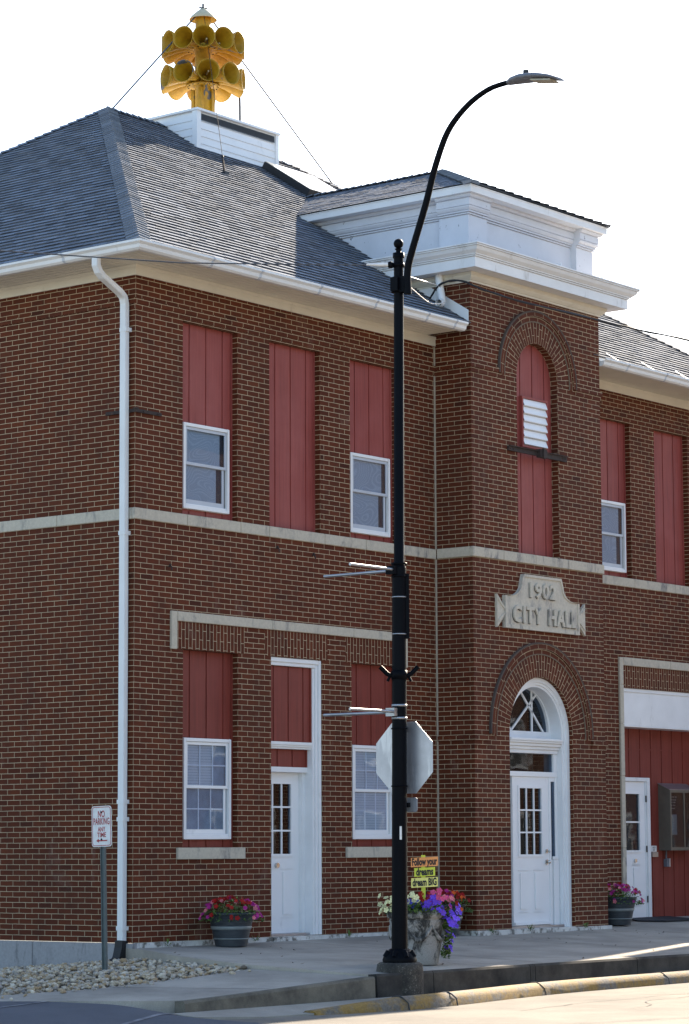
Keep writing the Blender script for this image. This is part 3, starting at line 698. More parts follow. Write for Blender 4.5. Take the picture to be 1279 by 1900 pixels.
# iron bar across the arched panel
mb = MB(); mb.box(7.085, 7.80, TY-.035, TY-.004, 6.705, 6.775); mb.box(7.98, 8.575, TY-.035, TY-.004, 6.695, 6.765); mb.box(7.80, 7.98, TY-.09, TY-.02, 6.68, 6.80); mb.box(7.85, 7.89, TY-.12, TY-.09, 6.66, 6.81); mb.box(7.085, 8.575, TY-.06, TY-.035, 6.768, 6.778)
for x in (7.12, 7.2, 8.45, 8.53): mb.sphere((x, TY-.036, 6.735), .012, 8, 5)
mb.build('iron_bracket', 'rust', hall)
# iron corner tie
mb = MB(); mb.box(-.03, .455, -.03, -.003, 6.435, 6.475); mb.box(-.03, -.003, -.002, .47, 6.435, 6.475); mb.box(-.04, .03, -.04, .0, 6.475, 6.49)
for x in (.12, .38): mb.sphere((x, -.03, 6.455), .014, 8, 5)
mb.build('corner_tie', 'rust', hall)
for x, z in ((.62, 4.58), (2.7, 4.98), (3.45, 4.95)):
    mb = MB(); mb.tube([(x, -.004, z), (x, -.05, z), (x+.01, -.05, z-.05)], .009, 6); mb.sphere((x, -.03, z+.02), .016, 6, 4); mb.build('wall_hook', 'rust', hall)
# ----- plaque
mb = MB(); c0 = (6.922, 4.18)
def arcp(cx, cz, r, a0, a1, n=8): return [(cx+r*math.cos(a0+(a1-a0)*i/n), cz+r*math.sin(a0+(a1-a0)*i/n)) for i in range(n+1)]
sh = [(6.922, 4.175), (8.805, 4.175), (8.805, 4.630)]
def shoulder(xa, za, xb, zb, n=10):   # concave quarter from (xa,za) up to (xb,zb)
    return [(xa+(xb-xa)*math.sin(math.pi/2*i/n), zb-(zb-za)*math.cos(math.pi/2*i/n)) for i in range(n+1)]
left = [(6.922, 4.630), (7.02, 4.632)] + shoulder(7.02, 4.632, 7.335, 4.83)[1:] + [(7.385, 4.962)]
right = [(2*7.866-a, b) for a, b in left][::-1]
shape = [(6.922, 4.175), (8.805, 4.175)] + [(8.805, 4.630)] + right[:-1][0:0] + [(2*7.866-a, b) for a, b in left[1:]][0:0]
shape = [(6.922, 4.175), (8.81, 4.175), (8.81, 4.630)] + [(2*7.866-a, b) for a, b in left[1:]] + left[::-1]
pf = lambda d: (lambda x, z: (x, TY-d, z))
mb.prism(shape, pf(.045), pf(-.01))
for s in (-1, 1):
    X = lambda x: 7.866+s*(x)
    mb.prism([(X(.947), 4.40), (X(.947), 4.47), (X(1.118), 4.640), (X(1.118), 4.172), (X(.947), 4.33)], pf(.04), pf(-.01))
plq = mb.build('plaque', 'stone_plain', hall)
mb = MB()   # raised border
inn = [(7.866+(x-7.866)*.955, 4.175+.05+(z-4.175)*.89) for x, z in shape]
for a, b, c, d in zip(shape, shape[1:]+shape[:1], inn, inn[1:]+inn[:1]):
    mb.face([(a[0], TY-.060, a[1]), (b[0], TY-.060, b[1]), (d[0], TY-.060, d[1]), (c[0], TY-.060, c[1])]); mb.face([(c[0], TY-.060, c[1]), (d[0], TY-.060, d[1]), (d[0], TY-.044, d[1]), (c[0], TY-.044, c[1])]); mb.face([(a[0], TY-.060, a[1]), (b[0], TY-.060, b[1]), (b[0], TY-.044, b[1]), (a[0], TY-.044, a[1])])
for s in (-1, 1):
    X = lambda x: 7.866+s*(x)
    for q in ([(X(.95), 4.425), (X(1.10), 4.55), (X(1.10), 4.585), (X(.95), 4.46)], [(X(.95), 4.36), (X(1.10), 4.245), (X(1.10), 4.28), (X(.95), 4.395)]): mb.prism(q, pf(.055), pf(.039))
mb.build('plaque_border', 'stone_plain', plq)
def letters(txt, xc, zc, hgt, wid):
    mb = MB(); V, F = text_faces(txt, hgt*1.42, width=wid, bold=.010, spacing=1.15, extrude=.018)
    so_ = MB(); so_.idx([(xc+v[0]-.012, TY-.050+v[2]*.02, zc+v[1]-.010) for v in V], F, False); so_.build('soot_stain', 'soot', plq)  # dark copy of the letters shifted left and down, a painted shadow
    mb.idx([(xc+v[0], TY-.058-v[2], zc+v[1]) for v in V], F, False); mb.build('lettering', 'stone_plain', plq)
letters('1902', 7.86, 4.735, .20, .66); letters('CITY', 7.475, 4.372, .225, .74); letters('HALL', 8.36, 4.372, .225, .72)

# ----- side entrance (left of the lamp)
a, b = LOW[1]
mb = MB()   # casing
for t, y0, w0 in ((.02, .012, .045), (.05, .03, .0)):
    mb.box(b-.055, b-.002, .012, .06, 0, ZL-.006)
    break
mb.box(b-.108, b-.056, .03, .07, 0, ZL-.06); mb.box(a, b-.056, .012, .06, ZL-.062, ZL-.006); mb.box(a, b-.109, .03, .07, ZL-.108, ZL-.0625)
mb.box(b-.15, b-.109, .045, .34, .0, ZL-.109); mb.box(a, a+.02, .012, .34, 0, ZL-.109)
cas = mb.build('door_surround', 'white', hall, bevel=.006)
boards(hall, a+.02, b-.151, 2.49, ZL-.112, .075, a+.13, .305, 'red')
boards(hall, a+.02, b-.151, 2.168, 2.395, .15, a+.30, .305, 'red')
mb = MB(); mb.box(a+.02, b-.151, .045, .26, 2.45, 2.488); mb.box(a+.02, b-.151, .06, .26, 2.425, 2.449); mb.box(a+.02, b-.151, .08, .26, 2.398, 2.424); mb.build('transom_ledge', 'white', cas)
mb = MB(); mb.box(a+.02, b-.151, .13, .30, 2.10, 2.166); mb.box(b-.205, b-.151, .18, .30, .0, 2.10); mb.box(a+.02, a+.05, .18, .30, .0, 2.1); mb.build('door_frame', 'white', cas)
def door(parent, x0, x1, z0, z1, y, lites, cols, rows, panels, glass='doorglass', backing='dark', depth=.5):
    lx0, lx1, lz0, lz1 = lites
    mb = MB(); T = .04
    mb.box(x0, lx0, y, y+T, z0, z1); mb.box(lx1, x1, y, y+T, z0, z1); mb.box(lx0, lx1, y, y+T, z0, lz0); mb.box(lx0, lx1, y, y+T, lz1, z1)
    d = mb.build('door', 'vinyl', parent)
    mb = MB(); t = .03
    mb.box(lx0-t, lx0+.006, y-.014, y-.001, lz0-t, lz1+t); mb.box(lx1-.006, lx1+t, y-.014, y-.001, lz0-t, lz1+t); mb.box(lx0+.006, lx1-.006, y-.014, y-.001, lz1-.006, lz1+t); mb.box(lx0+.006, lx1-.006, y-.014, y-.001, lz0-t, lz0+.006)
    mb.build('glazing_bead', 'vinyl', d)
    mb = MB()
    for i in range(1, cols): xx = lx0+(lx1-lx0)*i/cols; mb.box(xx-.011, xx+.011, y-.006, y+.012, lz0, lz1)
    for i in range(1, rows): zz = lz0+(lz1-lz0)*i/rows; mb.box(lx0, lx1, y-.004, y+.010, zz-.011, zz+.011)
    if cols > 1 or rows > 1: mb.build('muntin', 'vinyl', d)
    mb = MB(); mb.box(lx0, lx1, y+.015, y+.019, lz0, lz1); mb.build('pane', glass, d)
    mb = MB(); mb.box(lx0-(.3 if depth > .1 else 0), lx1+(.3 if depth > .1 else 0), y+depth, y+depth+.006, lz0-(.5 if depth > .1 else 0), lz1+(.3 if depth > .1 else 0)); mb.build('room_beyond', backing, d)  # flat dark sheet stands in for the unlit room behind the glass
    for (p0, p1, q0, q1) in panels:
        mb = MB(); t = .016
        mb.box(p0, p1, y-.007, y-.0005, q0, q0+t); mb.box(p0, p1, y-.007, y-.0005, q1-t, q1)
        mb.box(p0+.035, p1-.035, y-.012, y-.0005, q0+.045, q1-.045)
        mb.build('door_panel', 'vinyl', d, bevel=.005)
    return d
d1 = door(hall, a+.05, b-.206, .03, 2.098, .24, (2.725, 3.285, 1.04, 1.955), 3, 3, [(2.70, 2.95, .22, .86), (3.08, 3.33, .22, .86)])
mb = MB(); mb.tube([(2.985, .205, .90), (2.985, .24, .90)], .034, 14); mb.build('lock_plate', 'chrome', d1)
mb = MB(); mb.box(a+.02, b-.15, .10, .30, -.003, .028); mb.build('door_sill', 'metal', cas)
# ----- main entrance
cx, zs = A2['cx'], A2['zs']; yc = TY+.06
def archband(mb, cx, zs, r0, r1, y0, y1, z0, n=32):
    Po = arch_pts(cx, r1, zs, z0, n); Pi = arch_pts(cx, r0, zs, z0, n)
    for i in range(len(Po)-1):
        mb.face([(Po[i][0], y0, Po[i][1]), (Po[i+1][0], y0, Po[i+1][1]), (Pi[i+1][0], y0, Pi[i+1][1]), (Pi[i][0], y0, Pi[i][1])])
        for Q in (Po, Pi): mb.face([(Q[i][0], y0, Q[i][1]), (Q[i+1][0], y0, Q[i+1][1]), (Q[i+1][0], y1, Q[i+1][1]), (Q[i][0], y1, Q[i][1])], None, True)
mb = MB(); archband(mb, cx, zs, .735, .797, yc, yc+.06, -.015); archband(mb, cx, zs, .70, .735, yc+.025, yc+.06, -.015); archband(mb, cx, zs, .667, .70, yc+.045, TY+.42, -.015)
ent = mb.build('entrance_surround', 'white', hall)
yfan = TY+.34
mb = MB(); archband(mb, cx, zs+.04, .625, .667, yfan-.04, yfan+.03, zs+.0); 
mb.box(cx-.667, cx+.667, yfan-.05, yfan+.03, zs-.05, zs+.045)
fan = mb.build('fanlight', 'white', hall)
mb = MB()
def bar(x0, z0, x1, z1, t=.014, y=yfan-.012):
    dv = Vector((x1-x0, 0, z1-z0)); L = dv.length; mb.obox(((x0+x1)/2, y, (z0+z1)/2), dv, (0, 1, 0), dv.cross(Vector((0, 1, 0))), L/2, .010, t)
zb = zs+.045
for q in ((cx-.30, zb, cx-.64, zb+.42), (cx-.30, zb, cx+.34, zb+.53), (cx+.52, zb, cx-.10, zb+.62), (cx+.235, zb, cx+.235, zb+.58), (cx-.52, zb+.0, cx-.60, zb+.10)): bar(*q)
mb.build('glazing_bar', 'white', fan)
mb = MB(); mb.prism(arch_pts(cx, .63, zs+.04, zs+.045, 24), lambda x, z: (x, yfan, z), lambda x, z: (x, yfan+.004, z)); mb.build('pane', 'doorglass', fan)
mb = MB(); mb.box(cx-.8, cx+.8, yfan+.45, yfan+.47, 1.9, 3.6); mb.build('room_beyond', 'dark', fan)  # dark sheet for the unlit space behind the fanlight
mb = MB(); xa, xb = cx-.66, cx+.664; yd = TY+.20
for o, z0, z1 in ((.13, 2.618, 2.655), (.115, 2.590, 2.617), (.085, 2.545, 2.589), (.055, 2.50, 2.544), (.03, 2.445, 2.499)): mb.box(xa, xb, yd-o, yfan+.02, z0, z1)
mb.build('transom_cornice', 'white', hall, bevel=.006)
mb = MB(); mb.box(xa, xb, yd-.02, yd+.06, 2.115, 2.185); mb.box(8.468, xb, yd-.012, yd+.06, -.01, 2.115); mb.box(xb-.09, xb, yd-.012, yd+.06, 2.186, 2.444); mb.box(xa, xa+.09, yd-.012, yd+.06, -.01, 2.115); mb.box(8.315, 8.362, yd-.012, yd+.06, -.01, 2.115); mb.box(8.363, 8.467, yd-.006, yd+.05, -.01, .94); mb.box(8.363, 8.467, yd-.006, yd+.05, 2.05, 2.115); mb.box(8.370, xb-.02, yd-.035, yd-.013, .94, .985); mb.box(8.39, xb-.005, yd-.028, yd-.013, -.01, .935)
df = mb.build('door_frame', 'vinyl', hall, bevel=.004)
mb = MB(); mb.box(xa, xb-.09, yd+.02, yd+.024, 2.186, 2.444); mb.build('transom_pane', 'doorglass', df)
mb = MB(); mb.box(8.363, 8.467, yd+.004, yd+.007, .94, 2.05); mb.build('sidelight_pane', 'doorglass', df)
mb = MB(); mb.box(xa, xb, yd+.40, yd+.42, 2.0, 2.6); mb.build('room_beyond', 'brownroom', df); mb = MB(); mb.box(8.364, 8.47, yd+.044, yd+.047, .94, 2.05); mb.build('curtain', 'curtaindark', df)  # sheets behind transom and sidelight; brown reflection painted into the first
d2 = door(hall, 7.405, 8.312, .02, 2.113, yd, (7.565, 8.125, 1.01, 1.955), 3, 3, [(7.53, 7.77, .20, .80), (7.90, 8.14, .20, .80)], backing='brownroom')
mb = MB()
for z, r in ((.905, .028), (1.06, .022)): mb.tube([(8.235, yd-.001, z), (8.235, yd-.02, z)], r*1.3, 14); mb.sphere((8.235, yd-.05, z), r, 12, 8)
mb.build('door_knob', 'chrome', d2)
mb = MB(); mb.box(7.405, 8.312, yd-.03, yd-.001, .03, .07); mb.build('door_sweep', 'vinyl', d2)
mb = MB(); mb.box(7.2, 8.53, TY+.10, yd+.06, -.013, .018); mb.build('door_sill', 'metal', df)
# ----- wing garage front
boards(hall, GX0+.001, GX1-.001, -.01, 2.968, WY+.35, 11.92, .322, 'red', name='garage_siding')
mb = MB(); mb.box(GX0+.001, GX1-.001, WY+.03, WY+.36, 2.975, ZG-.06); mb.box(GX0+.001, GX1-.001, WY+.015, WY+.36, ZG-.0595, ZG-.002); mb.box(GX0+.001, GX1-.001, WY+.02, WY+.36, 2.955, 2.9745); mb.build('garage_beam', 'white', hall, bevel=.005)
mb = MB(); mb.box(GX0, GX1, WY+.343, WY+.349, 2.625, 2.645); mb.build('siding_joint', 'red', hall)
yw = WY+.312
mb = MB(); mb.box(12.335, 12.425, yw-.03, WY+.345, .0, 2.19); mb.box(11.3, 12.334, yw-.03, WY+.345, 2.13, 2.19); mb.box(12.30, 12.334, yw-.01, WY+.345, .0, 2.129)
gf = mb.build('door_frame', 'white', hall, bevel=.004)
d3 = door(hall, 11.42, 12.30, .02, 2.125, yw, (11.57, 12.135, 1.055, 1.94), 1, 2, [(11.53, 11.77, .20, .84), (11.90, 12.14, .20, .84)], depth=.028)
mb = MB()
for z in (.30, 1.08, 1.86): mb.tube([(12.312, yw-.022, z-.05), (12.312, yw-.022, z+.05)], .011, 8)
mb.build('hinge', 'rust', d3)
mb = MB(); mb.tube([(11.98, yw-.001, .90), (11.98, yw-.03, .90)], .03, 12); mb.build('lock_plate', 'chrome', d3)
# ----- eaves: frieze, soffit, gutter (left and wing)
EO, EZ = .62, 8.40
mb = MB()
mb.box(-.02, TX0-.001, -.02, .01, 8.15, 8.283); mb.box(-.02, .01, .009, YB, 8.15, 8.283); mb.box(-.03, TX0-.001, -.03, -.019, 8.245, 8.283); mb.box(-.03, -.019, -.02, YB, 8.245, 8.283)
mb.build('frieze_board', 'cream', hall)
mb = MB(); mb.box(TX1+.001, XR, WY-.02, WY+.01, 8.15, 8.283); mb.box(XR-.01, XR+.02, WY+.009, YB, 8.15, 8.283); mb.box(TX1+.001, XR, WY-.03, WY-.019, 8.245, 8.283)
mb.build('frieze_board', 'cream', hall)
mb = MB()
def soff(x0, x1, y0, y1):
    mb.box(x0, x1, y0, y1, 8.285, 8.30)
soff(-.60, 6.03, -.60, .0); soff(-.60, 0, -.0005, YB)
for k in range(1, 6):     # ribs of the boarded soffit
    mb.box(-.60+.1*k, 5.98, -.6+.1*k-.004, -.6+.1*k+.004, 8.281, 8.2855); mb.box(-.6+.1*k-.004, -.6+.1*k+.004, -.60+.1*k, YB, 8.281, 8.2855)
mb.build('soffit', 'cream', hall)
mb = MB(); soff(TX1+.001, XR+.6, -.60, WY); soff(XR, XR+.6, WY-.0005, YB); mb.build('soffit', 'cream', hall)
GP = [(.600, 8.43), (.600, 8.262), (.662, 8.262), (.690, 8.285), (.700, 8.325), (.735, 8.352), (.735, 8.378), (.722, 8.378), (.715, 8.34), (.615, 8.34)]
mb = MB(); mb.sweep(GP, [(0, YB), (0, 0), (6.03, 0)], [(-1, 0), (-1, -1), (0, -1)]); gut = mb.build('gutter', 'gutter', hall); mb = MB()
mb.sweep(GP, [(TX1+.03, 0), (XR, 0), (XR, YB)], [(0, -1), (1, -1), (1, 0)]); gut2 = mb.build('gutter', 'gutter', hall)
GS = [(o*1.008 if o > .6 else o, z-.001 if z < 8.3 else z) for o, z in GP[1:7]]
for x in (.62, 1.55, 2.75, 3.95, 5.1, 5.75): mb = MB(); mb.sweep(GS, [(x, 0), (x+.035, 0)], [(0, -1)]*2); mb.build('gutter_clip', 'sash', gut)
for y in (.55, 1.9, 3.2): mb = MB(); mb.sweep(GS, [(0, y), (0, y+.035)], [(-1, 0)]*2); mb.build('gutter_clip', 'sash', gut)
for x in (10.2, 11.3, 12.4, 13.5): mb = MB(); mb.sweep(GS, [(x, 0), (x+.035, 0)], [(0, -1)]*2); mb.build('gutter_clip', 'sash', gut2)
for x in (9.95, 10.95, 11.95, 12.95): mb = MB(); mb.obox((x, -.60, 8.455), (0, 1, .65), (1, 0, 0), (0, -.65, 1), .13, .012, .004); mb.build('gutter_strap', 'gutter', gut2)
# ----- main roof in shingle courses
def shingle_slope(name, p0, p1, q0, q1, exposure=.135, parent=hall, seg=.19, seed=0, mat='shingle', skip=None, hh=.023):
    # p0-p1 eave edge, q0-q1 top edge
    rng = random.Random(seed); p0, p1, q0, q1 = map(Vector, (p0, p1, q0, q1))
    nrm = (p1-p0).cross(q0-p0).normalized()
    if nrm.z < 0: nrm = -nrm
    L = ((q0+q1)/2-(p0+p1)/2).length
    # true slope length: distance between parallel edges
    e = (p1-p0).normalized(); up = (q0-p0) - e*(q0-p0).dot(e); L = up.length
    n = max(1, int(L/exposure)); mb = MB()
    mb.face([p0, p1, q1, q0])
    for k in range(n):
        t0, t1 = k/n, min(1, (k+1.0)/n)
        a0, b0 = p0.lerp(q0, t0), p1.lerp(q1, t0); a1, b1 = p0.lerp(q0, t1), p1.lerp(q1, t1)
        W = (b0-a0).length
        if W < .05: continue
        m = max(1, int(W/seg)); cuts = [0] + sorted((i + rng.uniform(-.35, .35))/m for i in range(1, m)) + [1]
        for c0, c1 in zip(cuts, cuts[1:]):
            h = hh + rng.choice((0, .0, .004)) ; dn = up.normalized()*(.010+rng.choice((0, 0, .005)))
            # verticals stay parallel to the slope direction except at the cut ends
            A, B = a0.lerp(b0, c0), a0.lerp(b0, c1); 
            D, E_ = a1.lerp(b1, c0), a1.lerp(b1, c1)
            if skip and skip((A+B)/2): continue
            A2, B2 = A-dn+nrm*h, B-dn+nrm*h
            mb.face([A2, B2, E_+nrm*.004, D+nrm*.004]); mb.face([A+dn*.3+nrm*.004, B+dn*.3+nrm*.004, B2, A2])
    return mb.build(name, mat, parent)
AP = (5.24, 5.43, 12.35); BP = (9.62, 5.45, 12.35); EC = (-EO, -EO, EZ); ER = (XR+EO, -EO, EZ); EB = (-EO, YB+EO, EZ); ERB = (XR+EO, YB+EO, EZ)
shingle_slope('roof_slope', EC, ER, AP, BP, seed=1, skip=lambda q: TX0+.06 < q.x < TX1-.06 and q.y < 1.2)
shingle_slope('roof_slope', EB, EC, AP, AP, seed=2)
shingle_slope('roof_slope', ER, ERB, BP, BP, exposure=.3, seg=.6, seed=3)
shingle_slope('roof_slope', ERB, EB, BP, AP, exposure=.3, seg=.6, seed=4)
def caps(a, b, n1, n2, w=.15, step=.14, name='ridge_cap', seed=0):
    a, b = Vector(a), Vector(b); d = b-a; L = d.length; d.normalize(); n1, n2 = Vector(n1).normalized(), Vector(n2).normalized(); mb = MB()
    s1 = d.cross(n1); s2 = d.cross(n2)
    if s1.z > 0: s1 = -s1
    if s2.z > 0: s2 = -s2
    up = (n1+n2).normalized(); k = 0.0; rng = random.Random(seed)
    while k < L-.05:
        e = min(L, k+step*1.6); h0, h1 = .040+rng.uniform(0, .006), .014
        P = [a+d*k, a+d*e]
        for s, nn in ((s1, n1), (s2, n2)):
            q = [P[0]+up*h0, P[1]+up*h1, P[1]+s*w+nn*h1, P[0]+s*w+nn*h0]
            mb.face(q, None, False); mb.face([q[0], q[3], P[0]+s*w, P[0]])
        k += step
    return mb.build(name, 'shingle', hall)
NF = Vector((0, -.6508, 1)).normalized(); NL = Vector((-.703, 0, 1)).normalized(); NR = Vector((.651, 0, 1)).normalized(); NB = Vector((0, .65, 1)).normalized()
caps(EC, AP, NF, NL, seed=1); caps(AP, BP, NF, NB, seed=2); caps(ER, BP, NF, NR, seed=3); caps(EB, AP, NB, NL, seed=4)
mb = MB()   # fascia drip edge under the shingles
mb.box(-EO, 6.0, -EO-.005, -EO+.02, 8.36, 8.397); mb.box(-EO-.005, -EO+.02, -EO, YB, 8.36, 8.397); mb.build('fascia', 'gutter', hall)
# ----- penthouse box on the ridge
bx0, bx1, by0, by1, bz = 6.472, 8.44, 4.70, 6.25, 12.505
mb = MB(); mb.box(bx0+.02, bx1-.02, by0+.02, by1, 11.6, bz-.002); box = mb.build('roof_box', 'vinyl', hall)
mb = MB()
zl = 11.72
while zl < 12.33:
    z1 = min(zl+.118, 12.335)
    mb.face([(bx0+.09, by0, zl), (bx1-.05, by0, zl), (bx1-.05, by0+.014, z1), (bx0+.09, by0+.014, z1)]); mb.face([(bx0+.09, by0, zl), (bx1-.05, by0, zl), (bx1-.05, by0+.015, zl-.006), (bx0+.09, by0+.015, zl-.006)])
    mb.face([(bx0, by0+.09, zl), (bx0, by1, zl), (bx0+.014, by1, z1), (bx0+.014, by0+.09, z1)]); mb.face([(bx0, by0+.09, zl), (bx0, by1, zl), (bx0+.015, by1, zl-.006), (bx0+.015, by0+.09, zl-.006)])
    zl += .12
mb.face([(bx0, by0+.09, 12.32), (bx0, by1, 12.32), (bx0+.01, by1, 12.44), (bx0+.01, by0+.09, 12.44)])
mb.build('lap_siding', 'vinyl', box)
mb = MB(); mb.box(bx0-.012, bx0+.085, by0-.014, by0+.02, 11.75, bz-.03); mb.box(bx0-.012, bx0+.02, by0+.021, by0+.085, 11.75, bz-.03); mb.box(bx1-.06, bx1+.012, by0-.014, by0+.03, 11.80, bz-.03)
mb.box(bx0-.03, bx1+.03, by0-.04, by1+.03, bz-.035, bz); mb.build('corner_trim', 'vinyl', box)
mb = MB(); mb.box(bx0+.10, bx1-.09, by0-.004, by0+.03, 12.335, 12.435); mb.build('vent_slot', 'dark', box)
mb = MB()
x = bx0+.1
while x < bx1-.1: mb.box(x, x+.012, by0-.008, by0-.005, 12.328, 12.334); x += .03
mb.build('vent_edge', 'sash', box)
# ----- skylight on the front slope
rz = lambda y: EZ+.651*(y+EO)
mb = MB(); sx0, sx1, sy0, sy1 = 7.93, 9.15, 3.70, 4.62
up = Vector((0, 1, .651)).normalized(); c = Vector(((sx0+sx1)/2, (sy0+sy1)/2, rz((sy0+sy1)/2))) + NF*.06
hl = (sy1-sy0)/2*math.sqrt(1+.651**2)
mb.obox(c, (1, 0, 0), up, NF, (sx1-sx0)/2, hl, .07); sky_ = mb.build('skylight', 'blackplastic', hall)
mb = MB(); mb.obox(c+NF*.076, (1, 0, 0), up, NF, (sx1-sx0)/2-.01, hl-.01, .004); mb.build('pane', 'skylight', sky_)
# ----- entablature and attic of the entrance bay
YBK = 4.0
def bay_path(o0=0):
    return [(TX0, YBK), (TX0, TY), (TX1, TY), (TX1, YBK)], [(-1, 0), (-1, -1), (1, -1), (1, 0)]
def bay_sweep(name, prof, mat, ybk=YBK):
    pth, out = bay_path(); pth = [(x, ybk if y == YBK else y) for x, y in pth]
    mb = MB(); mb.sweep(prof, pth, out); return mb.build(name, mat, hall)
bay_sweep('bed_mould', [(0, 9.0), (.022, 9.0), (.022, 9.02), (.04, 9.028), (.075, 9.06), (.085, 9.075), (.085, 9.10), (.095, 9.10), (.095, 9.128), (.0, 9.128)], 'cream', 2.2)
bay_sweep('cornice', [(0, 9.131), (.30, 9.131), (.318, 9.126), (.320, 9.262), (.308, 9.263), (.308, 9.272), (.340, 9.273), (.340, 9.286), (.328, 9.287), (.328, 9.294), (.358, 9.295), (.358, 9.306), (.375, 9.318), (.41, 9.345), (.43, 9.378), (.435, 9.388), (.425, 9.389), (.425, 9.397), (.452, 9.398), (.452, 9.411), (.442, 9.412), (.442, 9.418), (.468, 9.419), (.468, 9.438), (0, 9.50)], 'white', 2.2)
# attic wall (recessed panels), corner pilasters, mouldings that break forward over them
def attic_prof(k): return [(-.3, 9.44), (-.052-k, 9.44), (-.052-k, 9.985), (-.065-k, 9.985), (-.065-k, 9.995), (-.030-k, 9.995), (-.030-k, 10.012), (-.050-k, 10.012), (-.050-k, 10.022), (-.012-k, 10.024), (-.012-k, 10.042), (-.030-k, 10.044), (-.005-k, 10.055), (.018-k, 10.085), (.020-k, 10.100), (.005-k, 10.101), (.005-k, 10.110), (.02-k, 10.112), (.02-k, 10.205), (.008-k, 10.206), (.008-k, 10.216), (.042-k, 10.222), (.060-k, 10.245), (.062-k, 10.263), (-.3, 10.263)]
bay_sweep('attic_wall', attic_prof(.105), 'attic')
PW = .47
for (x0, x1, y0, y1) in ((TX0, TX0+PW, TY, TY+PW+.05),):
    mb = MB(); mb.sweep(attic_prof(0), [(TX0, TY+.56), (TX0, TY), (TX0+.50, TY)], [(-1, 0), (-1, -1), (0, -1)]); mb.build('attic_pilaster', 'attic', hall)
    mb = MB(); mb.sweep(attic_prof(0), [(TX1-.50, TY), (TX1, TY), (TX1, TY+.56)], [(0, -1), (1, -1), (1, 0)]); mb.build('attic_pilaster', 'attic', hall)
bay_sweep('attic_fascia', [(-.3, 10.265), (.105, 10.265), (.110, 10.268), (.110, 10.355), (.12, 10.358), (.12, 10.372), (-.3, 10.372)], 'white')
o = .135; ez = 10.38; hw = (TX1-TX0)/2+o; rise = .80; cxr = (TX0+TX1)/2
fl, fr = (TX0-o, TY-o, ez), (TX1+o, TY-o, ez); apx = (cxr, TY-o+hw, ez+rise); bkr = (cxr, 4.6, ez+rise)
shingle_slope('bay_roof_slope', (TX0-o, 4.6, ez), fl, bkr, apx, seed=5, hh=.009)
shingle_slope('bay_roof_slope', fl, fr, apx, apx, seed=6, hh=.009)
shingle_slope('bay_roof_slope', fr, (TX1+o, 4.6, ez), apx, bkr, seed=7, hh=.009)
sl_ = rise/hw
caps(fl, apx, (0, -sl_, 1), (-sl_, 0, 1), seed=5, w=.12); caps(fr, apx, (0, -sl_, 1), (sl_, 0, 1), seed=6, w=.12); caps(apx, (cxr, 3.6, ez+rise), (-sl_, 0, 1), (sl_, 0, 1), seed=7, w=.12)
# bent metal clips on the cornice
for x in (7.9, 8.98):
    mb = MB(); mb.obox((x, TY-.40, 9.475), (0, 1, .5), (1, 0, 0), (0, -.5, 1), .045, .018, .004); mb.obox((x-.02, TY-.44, 9.465), (0, .3, 1), (1, 0, 0), (0, 1, -.3), .035, .012, .003); mb.build('cornice_clip', 'gutter', hall)
# step flashing, conduit elbow and weatherhead beside the bay
mb = MB(); mb.prism([(-.60, 8.44), (-.60, 8.60), (.25, 9.13), (.25, 8.97)], lambda y, z: (TX0-.012, y, z), lambda y, z: (TX0-.002, y, z)); mb.build('flashing', 'gutter', hall)
mb = MB(); mb.tube([(6.09, -.18, 9.125), (6.08, -.21, 8.95), (6.07, -.245, 8.80), (6.05, -.27, 8.735), (6.0, -.285, 8.70), (5.93, -.29, 8.69)], .055, 12, False); mb.build('overflow_pipe', 'gutter', hall)
# downspout at the corner
mb = MB()
def rtube(mb, path, w, d):
    path = [Vector(p) for p in path]; vs = []
    for i, p in enumerate(path):
        t = (path[min(i+1, len(path)-1)]-path[max(i-1, 0)]).normalized(); s = Vector((0, 1, 0)); s = (s - t*s.dot(t)).normalized(); u = t.cross(s)
        vs += [p + s*w*a + u*d*b for a, b in ((-1, -1), (1, -1), (1, 1), (-1, 1))]
    mb.idx(vs, [(i*4+k, i*4+(k+1) % 4, i*4+4+(k+1) % 4, i*4+4+k) for i in range(len(path)-1) for k in range(4)], False); mb.face(vs[:4]); mb.face(vs[-4:])
rtube(mb, [(-.64, .065, 8.275), (-.64, .065, 8.17), (-.60, .065, 8.10), (-.53, .067, 8.05), (-.17, .115, 7.92), (-.09, .124, 7.87), (-.062, .128, 7.79), (-.062, .128, 7.6), (-.062, .118, 4.0), (-.062, .118, .02)], .048, .036)
dsp = mb.build('downspout', 'gutter', hall, bevel=.006)
for z in (7.44, 4.92, 1.66, 1.45, .15): mb = MB(); mb.box(-.103, -.0, .064, .174, z, z+.05); mb.build('downspout_strap', 'gutter', dsp)
mb = MB(); rtube(mb, [(-.066, .118, .03), (-.075, .118, -.06), (-.11, .12, -.18), (-.16, .13, -.235), (-.30, .16, -.26)], .06, .05); mb.build('drain_boot', 'drain', dsp)

